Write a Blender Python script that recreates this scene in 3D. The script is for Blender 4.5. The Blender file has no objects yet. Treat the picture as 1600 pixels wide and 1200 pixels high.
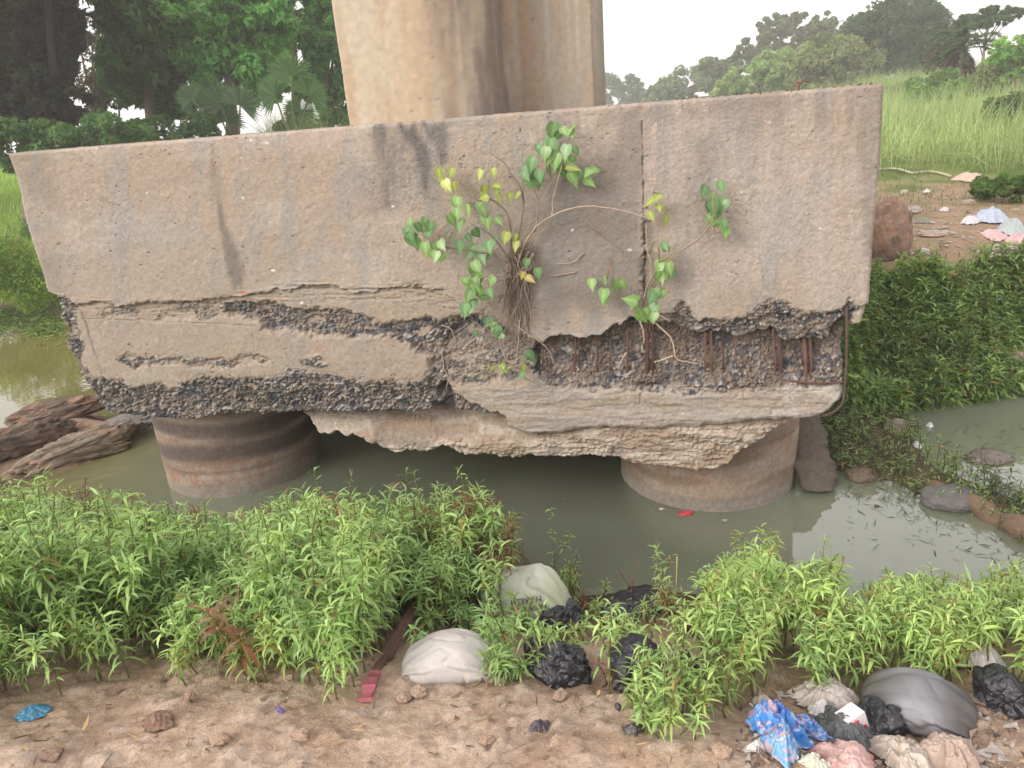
import bpy, math, random
import numpy as np
from math import radians, sin, cos, pi
from mathutils import Vector, Matrix
from mathutils.bvhtree import BVHTree
random.seed(7)
RNG = np.random.default_rng(7)
S = bpy.context.scene
COL = S.collection

# ------------------------------------------------------------------ camera, sky, sun, exposure
F = 1155.0; PITCH = radians(19.9); ROLL = radians(4.6); H = 2.463
fw = np.array([0, cos(PITCH), -sin(PITCH)])
_x0 = np.array([1.0, 0, 0]); _u0 = np.array([0, sin(PITCH), cos(PITCH)])
rt = cos(ROLL)*_x0 - sin(ROLL)*_u0
up = sin(ROLL)*_x0 + cos(ROLL)*_u0
EYE = np.array([0, 0, H])
cam_d = bpy.data.cameras.new('camera'); cam = bpy.data.objects.new('camera', cam_d); COL.objects.link(cam)
cam_d.sensor_width = 36; cam_d.lens = 36*F/1600; cam_d.clip_end = 2000; cam_d.clip_start = 0.05
M = Matrix(((rt[0], up[0], -fw[0], 0), (rt[1], up[1], -fw[1], 0), (rt[2], up[2], -fw[2], H), (0, 0, 0, 1)))
cam.matrix_world = M
S.camera = cam
SUN_EL = radians(30); SUN_AZ = radians(-128)      # azimuth measured from +Y towards +X: behind the camera and to the left
w = bpy.data.worlds.new('World'); S.world = w; w.use_nodes = True
nt = w.node_tree; bg = nt.nodes['Background']
sky = nt.nodes.new('ShaderNodeTexSky'); sky.sky_type = 'NISHITA'; sky.sun_disc = False
sky.sun_elevation = SUN_EL; sky.sun_rotation = SUN_AZ; sky.dust_density = 4.0; sky.air_density = 1.3; sky.ozone_density = 1.0
hs = nt.nodes.new('ShaderNodeHueSaturation'); hs.inputs['Saturation'].default_value = 0.22
mixw = nt.nodes.new('ShaderNodeMixRGB'); mixw.inputs[0].default_value = 0.45; mixw.inputs[2].default_value = (9.2, 8.6, 8.9, 1)
nt.links.new(sky.outputs[0], hs.inputs['Color']); nt.links.new(hs.outputs[0], mixw.inputs[1]); nt.links.new(mixw.outputs[0], bg.inputs[0])
bg.inputs[1].default_value = 0.15
sl = bpy.data.lights.new('sun', 'SUN'); sl.energy = 1.1; sl.angle = radians(28); sl.color = (1.0, 0.90, 0.78)
so = bpy.data.objects.new('sun', sl); COL.objects.link(so)
sd = Vector((sin(SUN_AZ)*cos(SUN_EL), cos(SUN_AZ)*cos(SUN_EL), sin(SUN_EL)))
so.rotation_euler = sd.to_track_quat('Z', 'Y').to_euler()
S.view_settings.view_transform = 'Standard'; S.view_settings.look = 'None'
S.view_settings.exposure = 0.85; S.view_settings.gamma = 1
S.render.engine = 'CYCLES'
S.cycles.volume_bounces = 1; S.cycles.max_bounces = 6; S.cycles.transparent_max_bounces = 8

# ------------------------------------------------------------------ pixel <-> world (photo pixels 1600x1200)
def ray(px, py):
    px = np.asarray(px, float)[..., None]; py = np.asarray(py, float)[..., None]
    return fw + (px-800)/F*rt - (py-600)/F*up
def proj(P):
    d = P-EYE; z = d@fw
    return 800+F*(d@rt)/z, 600-F*(d@up)/z
def at(px, py, dist):
    d = ray(px, py); return EYE + d*(dist/np.hypot(d[..., 0], d[..., 1]))[..., None]
YAW = radians(12.2)
E_ = np.array([cos(YAW), -sin(YAW), 0]); N_ = np.array([-sin(YAW), -cos(YAW), 0]); C_ = np.array([1.33, 4.705, 0])
def fp(px, py, off=0.85):
    d = ray(px, py); t = (N_@(C_+N_*off-EYE))/(d@N_); return EYE+t[..., None]*d
def uo(u, off, z): return C_+E_*u+N_*off+np.array([0, 0, z])

# ------------------------------------------------------------------ noise
def h2(ix, iy, s=0):
    n = (ix.astype(np.int64)*374761393+iy.astype(np.int64)*668265263+s*1442695041) & 0x7fffffff
    n = ((n ^ (n >> 13))*1274126177) & 0x7fffffff; n = n ^ (n >> 16)
    n = (n*1103515245+12345) & 0x7fffffff
    return (n & 0xffffff)/float(0xffffff)
def vn(x, y, s=0):
    ix = np.floor(x); iy = np.floor(y); fx = x-ix; fy = y-iy
    fx = fx*fx*(3-2*fx); fy = fy*fy*(3-2*fy)
    a = h2(ix, iy, s); b = h2(ix+1, iy, s); c = h2(ix, iy+1, s); d = h2(ix+1, iy+1, s)
    return (a*(1-fx)+b*fx)*(1-fy)+(c*(1-fx)+d*fx)*fy
def fbm(x, y, o=4, s=0, g=0.5):
    r = 0; a = 1; t = 0
    for i in range(o):
        r = r+a*vn(x*2**i+17.3*i, y*2**i-9.1*i, s+i); t += a; a *= g
    return r/t
def vn3(x, y, z, s=0):
    iz = np.floor(z); fz = z-iz; fz = fz*fz*(3-2*fz)
    # two hashed 2-D slices, blended
    def sl_(k):
        ox = (k*37.7) % 911; oy = (k*91.3) % 733
        ix = np.floor(x); iy = np.floor(y); fx = x-ix; fy = y-iy; fx = fx*fx*(3-2*fx); fy = fy*fy*(3-2*fy)
        ix = ix+np.floor(ox)*3; iy = iy+np.floor(oy)*5
        return (h2(ix, iy, s)*(1-fx)+h2(ix+1, iy, s)*fx)*(1-fy)+(h2(ix, iy+1, s)*(1-fx)+h2(ix+1, iy+1, s)*fx)*fy
    return sl_(iz)*(1-fz)+sl_(iz+1)*fz
def fbm3(x, y, z, o=3, s=0, g=0.5):
    r = 0; a = 1; t = 0
    for i in range(o):
        r = r+a*vn3(x*2**i+17.3*i, y*2**i-9.1*i, z*2**i+5.7*i, s+i); t += a; a *= g
    return r/t
def worley(x, y, s=0):
    ix = np.floor(x); iy = np.floor(y); f1 = np.full(x.shape, 9.0); f2 = f1.copy(); cid = np.zeros(x.shape)
    for dx in (-1, 0, 1):
        for dy in (-1, 0, 1):
            cx = ix+dx; cy = iy+dy
            jx = cx+0.1+0.8*h2(cx, cy, s+1); jy = cy+0.1+0.8*h2(cx, cy, s+2)
            d = np.hypot(x-jx, y-jy); m = d < f1
            f2 = np.where(m, f1, np.minimum(f2, d)); cid = np.where(m, h2(cx, cy, s+3), cid); f1 = np.where(m, d, f1)
    return f1, f2, cid
def ss(a, b, x):
    t = np.clip((x-a)/(b-a), 0, 1); return t*t*(3-2*t)
def sdf(x, y, poly):                 # >0 inside
    P = np.asarray(poly, float); d = np.full(x.shape, 1e9); ins = np.zeros(x.shape, bool); n = len(P)
    for i in range(n):
        ax, ay = P[i]; bx, by = P[(i+1) % n]; ex = bx-ax; ey = by-ay
        t = np.clip(((x-ax)*ex+(y-ay)*ey)/(ex*ex+ey*ey+1e-12), 0, 1)
        d = np.minimum(d, (x-ax-t*ex)**2+(y-ay-t*ey)**2)
        if ay != by:
            c = ((ay > y) != (by > y)) & (x < ex*(y-ay)/ey+ax); ins ^= c
    d = np.sqrt(d); return np.where(ins, d, -d)
def inpoly(x, y, poly): return sdf(np.asarray(x, float), np.asarray(y, float), poly) > 0
def il(x, pts):
    p = np.array(pts, float); return np.interp(x, p[:, 0], p[:, 1])

# ------------------------------------------------------------------ mesh + object helpers
def mk(name, V, faces, mat=None, parent=None, col=None, smooth=True, uv=None):
    """V (n,3); faces = list of int arrays (m,3) or (m,4); col (n,3) albedo attribute"""
    me = bpy.data.meshes.new(name); V = np.asarray(V, np.float32)
    faces = [np.asarray(f, np.int32) for f in faces if len(f)]
    me.vertices.add(len(V)); me.vertices.foreach_set('co', V.ravel())
    nl = sum(f.size for f in faces); nf = sum(len(f) for f in faces)
    me.loops.add(nl); me.polygons.add(nf)
    me.loops.foreach_set('vertex_index', np.concatenate([f.ravel() for f in faces]))
    tot = np.concatenate([np.full(len(f), f.shape[1], np.int32) for f in faces])
    st = np.concatenate([[0], np.cumsum(tot)[:-1]]).astype(np.int32)
    me.polygons.foreach_set('loop_start', st)
    me.polygons.foreach_set('use_smooth', np.full(nf, smooth))
    me.update(calc_edges=True)
    if col is not None:
        a = me.color_attributes.new('Col', 'FLOAT_COLOR', 'POINT')
        c = np.ones((len(V), 4), np.float32); c[:, :3] = col; a.data.foreach_set('color', c.ravel())
    me.validate()
    o = bpy.data.objects.new(name, me); COL.objects.link(o)
    if mat: me.materials.append(mat)
    if parent is not None: o.parent = parent
    return o
def tag(o, label, cat=None, group=None, kind=None):
    if label: o['label'] = label
    if cat: o['category'] = cat
    if group: o['group'] = group
    if kind: o['kind'] = kind
    return o
def thing(name, label, cat, group=None, loc=(0, 0, 0)):
    o = bpy.data.objects.new(name, None); COL.objects.link(o); o.location = loc; o.empty_display_size = 0.1
    return tag(o, label, cat, group)
def keep(root):                       # children were modelled in world space
    bpy.context.view_layer.update()
    for c in root.children: c.matrix_parent_inverse = root.matrix_world.inverted()
def gridfaces(nr, nc, wrap=False):
    r = np.arange(nr-1)[:, None]; c = np.arange(nc if wrap else nc-1)[None, :]
    c2 = (c+1) % nc
    return np.stack([r*nc+c, r*nc+c2, (r+1)*nc+c2, (r+1)*nc+c], -1).reshape(-1, 4)
class Acc:
    def __init__(s): s.V = []; s.T = []; s.Q = []; s.C = []; s.n = 0
    def add(s, V, T=None, Q=None, col=None):
        V = np.asarray(V, float).reshape(-1, 3)
        if T is not None and len(T): s.T.append(np.asarray(T).reshape(-1, 3)+s.n)
        if Q is not None and len(Q): s.Q.append(np.asarray(Q).reshape(-1, 4)+s.n)
        s.V.append(V); s.C.append(np.broadcast_to(np.asarray(col if col is not None else (1, 1, 1), float), V.shape)); s.n += len(V)
    def build(s, name, mat, parent=None, smooth=True):
        f = []
        if s.T: f.append(np.concatenate(s.T))
        if s.Q: f.append(np.concatenate(s.Q))
        return mk(name, np.concatenate(s.V), f, mat, parent, np.concatenate(s.C), smooth)
def tube(acc, P, R, col, k=6, cap=True):
    P = np.asarray(P, float); n = len(P); R = np.broadcast_to(np.asarray(R, float), (n,))
    T = np.gradient(P, axis=0); T /= np.linalg.norm(T, axis=1)[:, None]+1e-9
    ref = np.array([0, 0, 1.0]) if abs(T[:, 2]).mean() < 0.8 else np.array([1.0, 0, 0])
    A = np.cross(T, ref); A /= np.linalg.norm(A, axis=1)[:, None]+1e-9; B = np.cross(T, A)
    a = np.arange(k)*2*pi/k
    V = P[:, None]+R[:, None, None]*(A[:, None]*np.cos(a)[None, :, None]+B[:, None]*np.sin(a)[None, :, None])
    q = gridfaces(n, k, True); V = V.reshape(-1, 3)
    T3 = []
    if cap:
        V = np.vstack([V, P[0], P[-1]]); b = n*k
        for i in range(k):
            T3.append((b, (i+1) % k, i)); T3.append((b+1, (n-1)*k+i, (n-1)*k+(i+1) % k))
    acc.add(V, T3, q, col)
def spline(P, n=20):
    P = np.asarray(P, float)
    if len(P) < 3:
        t = np.linspace(0, 1, n)[:, None]; return P[0]*(1-t)+P[-1]*t
    out = []; m = len(P)-1; Q = np.vstack([2*P[0]-P[1], P, 2*P[-1]-P[-2]])
    for t in np.linspace(0, m-1e-6, n):
        i = int(t); f = t-i; a, b, c, d = Q[i:i+4]
        out.append(0.5*((2*b)+(c-a)*f+(2*a-5*b+4*c-d)*f*f+(3*b-a-3*c+d)*f**3))
    return np.array(out)

# ------------------------------------------------------------------ materials
def newmat(name):
    m = bpy.data.materials.new(name); m.use_nodes = True; nt = m.node_tree
    return m, nt, nt.nodes['Principled BSDF'], nt.nodes['Material Output']
def N(nt, t, **k):
    n = nt.nodes.new(t)
    for a, b in k.items(): setattr(n, a, b)
    return n
def colmat(name, rough=0.9, nscale=60, namp=0.25, bump=0.3, bscale=120, bdist=0.004, spec=0.3, nscale2=None, metal=0.0, coat=0.0):
    """albedo from the mesh's own colour attribute, varied by fine noise, with bump"""
    m, nt, b, out = newmat(name); L = nt.links.new
    at_ = N(nt, 'ShaderNodeAttribute', attribute_name='Col'); tc = N(nt, 'ShaderNodeNewGeometry')
    no = N(nt, 'ShaderNodeTexNoise'); no.inputs['Scale'].default_value = nscale; no.inputs['Detail'].default_value = 6; no.inputs['Roughness'].default_value = 0.65
    L(tc.outputs['Position'], no.inputs['Vector'])
    mr = N(nt, 'ShaderNodeMapRange'); mr.inputs[1].default_value = 0.25; mr.inputs[2].default_value = 0.75
    mr.inputs[3].default_value = 1-namp; mr.inputs[4].default_value = 1+namp
    L(no.outputs['Fac'], mr.inputs[0])
    mx = N(nt, 'ShaderNodeVectorMath', operation='SCALE'); L(at_.outputs['Color'], mx.inputs[0]); L(mr.outputs[0], mx.inputs['Scale'])
    L(mx.outputs[0], b.inputs['Base Color'])
    b.inputs['Roughness'].default_value = rough; b.inputs['Specular IOR Level'].default_value = spec; b.inputs['Metallic'].default_value = metal
    b.inputs['Coat Weight'].default_value = coat
    if bump:
        n2 = N(nt, 'ShaderNodeTexNoise'); n2.inputs['Scale'].default_value = bscale; n2.inputs['Detail'].default_value = 5; n2.inputs['Roughness'].default_value = 0.7
        L(tc.outputs['Position'], n2.inputs['Vector'])
        bp = N(nt, 'ShaderNodeBump'); bp.inputs['Strength'].default_value = bump; bp.inputs['Distance'].default_value = bdist
        L(n2.outputs['Fac'], bp.inputs['Height']); L(bp.outputs[0], b.inputs['Normal'])
    return m
def leafmat(name, trans=0.35, rough=0.5, spec=0.35):
    m, nt, b, out = newmat(name); L = nt.links.new
    at_ = N(nt, 'ShaderNodeAttribute', attribute_name='Col')
    L(at_.outputs['Color'], b.inputs['Base Color']); b.inputs['Roughness'].default_value = rough; b.inputs['Specular IOR Level'].default_value = spec
    tr = N(nt, 'ShaderNodeBsdfTranslucent'); g = N(nt, 'ShaderNodeVectorMath', operation='MULTIPLY'); g.inputs[1].default_value = (1.25, 1.35, 0.6)
    L(at_.outputs['Color'], g.inputs[0]); L(g.outputs[0], tr.inputs[0])
    mx = N(nt, 'ShaderNodeMixShader'); mx.inputs[0].default_value = trans
    L(b.outputs[0], mx.inputs[1]); L(tr.outputs[0], mx.inputs[2]); L(mx.outputs[0], out.inputs[0])
    return m
M_conc = colmat('concrete', 0.92, 45, 0.13, 0.9, 110, 0.006, 0.2)
M_pile = colmat('pile concrete', 0.8, 40, 0.25, 0.5, 90, 0.004, 0.35)
M_col = colmat('column concrete', 0.88, 30, 0.10, 0.5, 60, 0.004, 0.25)
M_soil = colmat('soil', 0.95, 70, 0.30, 1.0, 110, 0.010, 0.15)
M_rock = colmat('rock', 0.85, 30, 0.3, 0.8, 50, 0.010, 0.25)
M_wood = colmat('wood', 0.8, 40, 0.25, 0.4, 90, 0.003, 0.3)
M_rust = colmat('rusty steel', 0.85, 120, 0.4, 0.8, 200, 0.003, 0.3, metal=0.2)
M_bark = colmat('bark', 0.9, 20, 0.3, 0.6, 30, 0.01, 0.2)
M_leaf = leafmat('weed leaf', 0.38, 0.45)
M_peepal = leafmat('peepal leaf', 0.30, 0.35, 0.5)
M_crown = leafmat('tree leaf', 0.42, 0.6, 0.2)
M_grass = leafmat('grass blade', 0.40, 0.55, 0.25)
M_stem = colmat('stem', 0.7, 80, 0.15, 0, spec=0.3)
M_black = colmat('black plastic film', 0.28, 20, 0.2, 0.6, 22, 0.02, 0.6)
M_plas = colmat('printed plastic film', 0.35, 30, 0.1, 0.3, 30, 0.008, 0.5)
M_sack = colmat('woven sack', 0.6, 220, 0.10, 0.5, 400, 0.002, 0.35)
M_card = colmat('card', 0.7, 40, 0.1, 0.1, spec=0.3)
def watermat():
    m, nt, b, out = newmat('murky water'); L = nt.links.new
    g = N(nt, 'ShaderNodeNewGeometry'); no = N(nt, 'ShaderNodeTexNoise'); no.inputs['Scale'].default_value = 0.5; no.inputs['Detail'].default_value = 5
    L(g.outputs['Position'], no.inputs['Vector'])
    sx = N(nt, 'ShaderNodeSeparateXYZ'); L(g.outputs['Position'], sx.inputs[0])
    mr = N(nt, 'ShaderNodeMapRange'); mr.inputs[1].default_value = -4.2; mr.inputs[2].default_value = -2.2; L(sx.outputs[0], mr.inputs[0])
    mc = N(nt, 'ShaderNodeMixRGB'); mc.inputs[1].default_value = (0.150, 0.135, 0.045, 1); mc.inputs[2].default_value = (0.150, 0.165, 0.115, 1); L(mr.outputs[0], mc.inputs[0])
    r2 = N(nt, 'ShaderNodeMapRange'); r2.inputs[1].default_value = 0.3; r2.inputs[2].default_value = 0.7; r2.inputs[3].default_value = 0.8; r2.inputs[4].default_value = 1.2; L(no.outputs['Fac'], r2.inputs[0])
    sc = N(nt, 'ShaderNodeVectorMath', operation='SCALE'); L(mc.outputs[0], sc.inputs[0]); L(r2.outputs[0], sc.inputs['Scale'])
    L(sc.outputs[0], b.inputs['Base Color']); b.inputs['Roughness'].default_value = 0.03; b.inputs['IOR'].default_value = 1.9
    n2 = N(nt, 'ShaderNodeTexNoise'); n2.inputs['Scale'].default_value = 5; n2.inputs['Detail'].default_value = 3; L(g.outputs['Position'], n2.inputs['Vector'])
    bp = N(nt, 'ShaderNodeBump'); bp.inputs['Strength'].default_value = 0.10; bp.inputs['Distance'].default_value = 0.02; L(n2.outputs['Fac'], bp.inputs['Height']); L(bp.outputs[0], b.inputs['Normal'])
    return m
M_water = watermat()

# ------------------------------------------------------------------ terrain
def pz(pts, z=0.0):
    out = []
    for x, y in pts:
        d = ray(x, y); t = (z-H)/d[2]; out.append((t*d[0], t*d[1]))
    return out
NEAR = [(-300, 20), (-30, 6), (-6, 4.3), (-3, 3.75), (-1, 3.5), (0.6, 3.3), (1.7, 3.12), (3.2, 2.95), (6, 3.2), (30, 4), (300, 20), (300, -80), (-300, -80)]
FAR = [(-400, 60), (-30, 20), (-14, 15.5), (-8.8, 12.8), (-7, 11.4), (-4, 9.4), (-2.4, 7.9), (-.5, 7.0), (1.2, 6.4), (2.3, 5.75), (2.8, 5.55), (4.3, 5.8), (8, 6.3), (30, 9), (400, 30), (400, 900), (-400, 900)]  # middle stretch pulled in behind the cap to darken the water's reflection
SPIT = pz([(1262, 722), (1340, 748), (1400, 755), (1450, 782), (1520, 803), (1600, 842), (1760, 900), (1760, 850), (1600, 788), (1520, 752), (1470, 735), (1440, 690), (1415, 650), (1370, 625), (1275, 635)])
MOUND = pz([(-60, 700), (0, 672), (60, 640), (130, 628), (190, 655), (238, 668), (205, 700), (130, 728), (60, 748), (-10, 800), (-80, 800)])
def hgt(x, y):
    x = np.asarray(x, float); y = np.asarray(y, float)
    z = np.full(x.shape, -0.5)
    wob = 0.35*(fbm(x*1.3, y*1.3, 3, 5)-0.5)
    dn = sdf(x, y, NEAR)+wob
    zn = np.interp(dn, [-1.2, 0, .5, 1.4, 1.9, 2.3, 4, 80], [-.5, 0, .3, .78, .95, 1.0, 1.06, 1.6])
    df = sdf(x, y, FAR)+wob*np.clip((np.abs(y)+2)/8, 0.3, 2)
    zl = np.interp(df, [-1.2, 0, 1, 4, 8, 15, 30, 900], [-.5, 0, .4, 1.2, 1.75, 2.1, 2.25, 2.3])
    zr = np.interp(df, [-1.0, 0, .6, 1.1, 6, 12, 25, 45, 900], [-.5, 0, .75, 1.05, 1.2, 1.35, 1.62, 2.0, 2.2])
    zr = zr+ss(9, 26, x)*np.interp(y, [8, 20, 40], [0, .4, .9])
    k = ss(-3, 3, x-0.02*y); zf = zl*(1-k)+zr*k
    rough = fbm(x*0.7, y*0.7, 4, 9)-0.5
    zf = zf+np.where(df > 0.3, rough*0.22, 0)
    dsp = sdf(x, y, SPIT)+wob*0.4; zs = np.interp(dsp, [-.35, 0, .15, .5, 1.2], [-.5, 0, .05, .10, .18])+0.05*rough*(dsp > -.1)
    dm = sdf(x, y, MOUND)+wob*0.5; zm = np.interp(dm, [-.4, 0, .3, 1.0], [-.5, 0, .12, .22])
    rid = np.abs(fbm((x*.5+y*.87)*5, (x*.87-y*.5)*1.6, 4, 21)-0.5)
    zm = zm+np.where(dm > -.1, 0.22*(rid-0.12), 0)
    z = np.maximum.reduce([z, zn, zf, zs, zm])
    return z, dn, df, dsp, dm
def fine(x, y):                        # clods and crumbs of the near bank
    m = ss(0.9, 1.5, sdf(x, y, NEAR))*ss(9, 5, np.hypot(x, y))
    a = (fbm(x*2.2, y*2.2, 5, 31, .5)-.5)*0.11
    f1, f2, cid = worley(x*16+2*fbm(x*9, y*9, 2, 3), y*16, 41); clod = np.clip(1-f1*1.5, 0, 1)*(cid > .93)*0.014*cid
    f1, f2, c2 = worley(x*42, y*42, 51); gr = np.clip(1-f1*1.4, 0, 1)*(c2 > .82)*0.005+(fbm(x*30, y*30, 4, 62, .65)-.5)*.017+.012*np.floor(4*fbm(x*4.5, y*6, 4, 63, .6))/4*3
    g2 = np.abs(fbm(x*7, y*9, 5, 61, .65)-.5)*0.016
    return m*(a+clod+gr-g2), cid, clod
def graded(segs):
    out = [segs[0][0]]
    for a, b, st in segs:
        n = max(1, int(round((b-a)/st))); out += list(a+(b-a)*(np.arange(n)+1)/n)
    return np.array(out)
gx = graded([(-300, -120, 28), (-120, -30, 5), (-30, -10, .8), (-10, -5, .2), (-5, -1.9, .05), (-1.9, 1.75, .0085), (1.75, 5.5, .04), (5.5, 12, .15), (12, 40, .8), (40, 130, 5), (130, 300, 30)])
gy = graded([(-60, -5, 8), (-5, 1.0, .4), (1.0, 2.15, .0085), (2.15, 3.6, .022), (3.6, 8, .05), (8, 16, .14), (16, 50, .6), (50, 130, 4), (130, 380, 50)])
X, Y = np.meshgrid(gx, gy)
Zt, dn, df, dsp, dm = hgt(X, Y)
fz, cid, clod = fine(X, Y)
Zt = Zt+fz
nz = fbm(X*2.2, Y*2.2, 5, 71); nz2 = fbm(X*9, Y*9, 4, 81)
def c3(a): return np.array(a)[None, None, :]
def mixc(a, b, t): return a*(1-t[..., None])+b*t[..., None]
soil = mixc(c3([.40, .285, .202])*np.ones(X.shape+(1,)), c3([.50, .38, .285])*np.ones(X.shape+(1,)), ss(.35, .65, nz2))
soil = mixc(soil, c3([.27, .175, .12]), 0.6*ss(.52, .7, nz))
soil = mixc(soil, c3([.48, .385, .31]), 0.5*ss(.5, .8, cid)*(clod > .002))
shorem = ss(1.2, .5, dn)*(Y < 4.2)
soil = mixc(soil, c3([.085, .06, .04]), shorem)                                           # darker earth towards the waterline, where the weeds stand
grassc = mixc(c3([.10, .15, .035])*np.ones(X.shape+(1,)), c3([.17, .20, .06])*np.ones(X.shape+(1,)), ss(.35, .65, nz))
px_, py_ = proj(np.stack([X, Y, Zt], -1).reshape(-1, 3)); px_ = px_.reshape(X.shape); py_ = py_.reshape(X.shape)
dirtR = mixc(c3([.36, .235, .16])*np.ones(X.shape+(1,)), c3([.26, .20, .12])*np.ones(X.shape+(1,)), ss(.4, .6, nz2))
isfar = (df > -.6) & (Y > 4.5)
FX = [tuple(p) for p in pz([(1340, 425), (1700, 430), (1800, 330), (1600, 292), (1500, 285), (1420, 305), (1330, 300)], 1.1)]
md = ss(-.5, .3, sdf(X, Y, FX)+1.6*(nz-.5))
farc = mixc(grassc, dirtR, md*(X > 1)*.9)
farc = mixc(farc, c3([.09, .065, .04]), ss(.45, .0, df))
colr = np.where(isfar[..., None], farc, soil)
mud = mixc(c3([.17, .115, .08])*np.ones(X.shape+(1,)), c3([.30, .21, .145])*np.ones(X.shape+(1,)), ss(.4, .65, nz2))
colr = np.where(((dm > -.3) & (Y > 4) & ~isfar)[..., None], mud, colr)
colr = np.where(((dsp > -.3) & ~isfar)[..., None], c3([.10, .08, .05])*(0.7+.6*nz2[..., None]), colr)
ground = mk('ground', np.stack([X, Y, Zt], -1).reshape(-1, 3), [gridfaces(len(gy), len(gx))], M_soil, None, colr.reshape(-1, 3))
tag(ground, 'bare pinkish earth bank in front and green banks across the river', None, None, 'structure')
water = mk('water', [(-290, -20, 0), (290, -20, 0), (290, 370, 0), (-290, 370, 0)], [np.array([[0, 1, 2, 3]])], M_water, None, None, False)
tag(water, 'still murky green-grey river water', None, None, 'structure')
def gz(x, y):
    x = np.atleast_1d(np.asarray(x, float)); y = np.atleast_1d(np.asarray(y, float)); z = hgt(x, y)[0]+fine(x, y)[0]
    return z
def gnd(px, py, zmin=0.0):             # where the view ray of a photo pixel meets the ground or the water
    d = ray(px, py); t = np.concatenate([np.linspace(.8, 8, 700), np.linspace(8, 80, 1500)]); P = EYE+t[:, None]*d/np.hypot(d[0], d[1])
    z = np.maximum(gz(P[:, 0], P[:, 1]), zmin); k = np.argmax(P[:, 2] <= z); return np.array([P[k, 0], P[k, 1], z[k]])

# ------------------------------------------------------------------ the pier
pier = thing('bridge_pier', 'weathered concrete bridge pier with eroded pile cap standing on two piles in the water', 'bridge pier', loc=tuple(uo(-1.7, 0, 0)))
NC, NR = 1050, 400
v = np.linspace(0, 1, NR)[:, None]; uu = np.linspace(0, 1, NC)[None, :]
LEFTX = [(0, 10), (.10, 26), (.25, 38), (.53, 74), (.545, 89), (.60, 90), (.70, 100), (.8, 112), (.9, 132), (1, 152)]
RIGHTX = [(0, 1381), (.2, 1377), (.5, 1364), (.67, 1358), (.70, 1352), (.735, 1349), (.745, 1326), (.84, 1322), (.93, 1318), (.97, 1314), (1, 1296)]
xl = il(v, LEFTX); xr = il(v, RIGHTX)
ragm = ss(.53, .56, v)
xl = xl+ragm*14*(fbm(v*30, v*0+3, 4, 3)-.5)+ (1-ragm)*1.5*(fbm(v*60, v*0, 3, 3)-.5); xr = xr+ss(.66, .7, v)*8*(fbm(v*40, v*0+9, 4, 4)-.5)+1.5*(fbm(v*70, v*0, 3, 8)-.5)
PX = xl+(xr-xl)*uu
BOT = [(0, 655), (150, 650), (200, 656), (245, 661), (300, 660), (345, 652), (440, 652), (520, 650), (600, 650), (690, 646), (740, 651), (775, 655), (795, 668), (830, 681), (865, 679), (900, 672), (950, 668), (1010, 672), (1080, 668), (1140, 662), (1200, 657), (1250, 655), (1285, 650), (1310, 640), (1400, 640)]
ytop = il(PX, [(10, 240), (1381, 130.5)])+1.0*(fbm(PX/14., PX*0, 4, 1)-.5)
ybot = il(PX, BOT)+7*(fbm(PX/16., PX*0+5, 4, 2)-.5)
PY = ytop+(ybot-ytop)*v
wx = PX+30*(fbm(PX/30, PY/30, 5, 11, .6)-.5); wy = PY+26*(fbm(PX/30, PY/30, 5, 12, .6)-.5)+5*(fbm(PX/5, PY/5, 2, 14)-.5)
def reg(poly, w=5): return ss(-w, w, sdf(wx, wy, poly))
LIP = [(60, 470), (115, 470), (200, 480), (330, 470), (385, 460), (460, 450), (560, 453), (620, 449), (690, 455), (720, 480), (750, 500), (800, 520), (835, 531), (935, 528), (975, 505), (1010, 490), (1045, 487), (1080, 505), (1150, 510), (1210, 492), (1250, 497), (1320, 487), (1370, 480)]
liph = il(wx, LIP)
below = ss(-1.6, 1.6, wy-liph)
R1 = reg([(832, 537), (870, 528), (940, 528), (975, 508), (1010, 494), (1050, 512), (1080, 522), (1150, 528), (1210, 522), (1225, 537), (1290, 532), (1318, 500), (1335, 500), (1335, 603), (1240, 606), (1180, 608), (1100, 603), (1060, 603), (1000, 607), (930, 597), (860, 597), (826, 590)], 3)
R2 = reg([(1040, 500), (1050, 478), (1065, 470), (1090, 500), (1150, 500), (1205, 470), (1240, 482), (1300, 488), (1325, 470), (1345, 485), (1325, 525), (1290, 535), (1225, 537), (1210, 527), (1150, 530), (1080, 524), (1050, 514)], 5)
R3 = reg([(70, 468), (108, 470), (112, 510), (125, 560), (145, 590), (195, 602), (260, 607), (330, 590), (400, 596), (450, 582), (500, 590), (560, 598), (640, 600), (660, 585), (690, 612), (700, 640), (700, 670), (440, 670), (245, 680), (150, 670), (110, 620), (80, 560)], 6)
R4 = reg([(350, 475), (385, 478), (440, 478), (500, 486), (545, 492), (590, 506), (640, 502), (690, 500), (730, 497), (770, 510), (760, 530), (705, 545), (700, 580), (692, 622), (668, 605), (665, 560), (640, 540), (600, 526), (500, 526), (450, 521), (405, 519), (400, 505), (350, 495)], 6)
R4b = reg([(150, 488), (200, 478), (255, 472), (310, 470), (350, 474), (350, 498), (320, 506), (220, 500), (160, 496)], 5)
R5 = reg([(178, 568), (200, 556), (225, 556), (235, 565), (330, 563), (400, 557), (420, 565), (400, 572), (330, 575), (250, 577), (190, 574)], 4)
R5b = reg([(460, 562), (500, 556), (505, 572), (470, 575)], 5)
R6 = reg([(700, 505), (760, 490), (800, 520), (835, 535), (835, 595), (780, 604), (700, 600), (700, 545)], 8)
R7 = reg([(684, 600), (700, 598), (706, 618), (740, 640), (790, 655), (795, 672), (690, 660), (660, 655), (680, 635)], 4)
R8 = reg([(830, 595), (1100, 604), (1230, 608), (1160, 622), (1000, 618), (860, 607)], 5)
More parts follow.
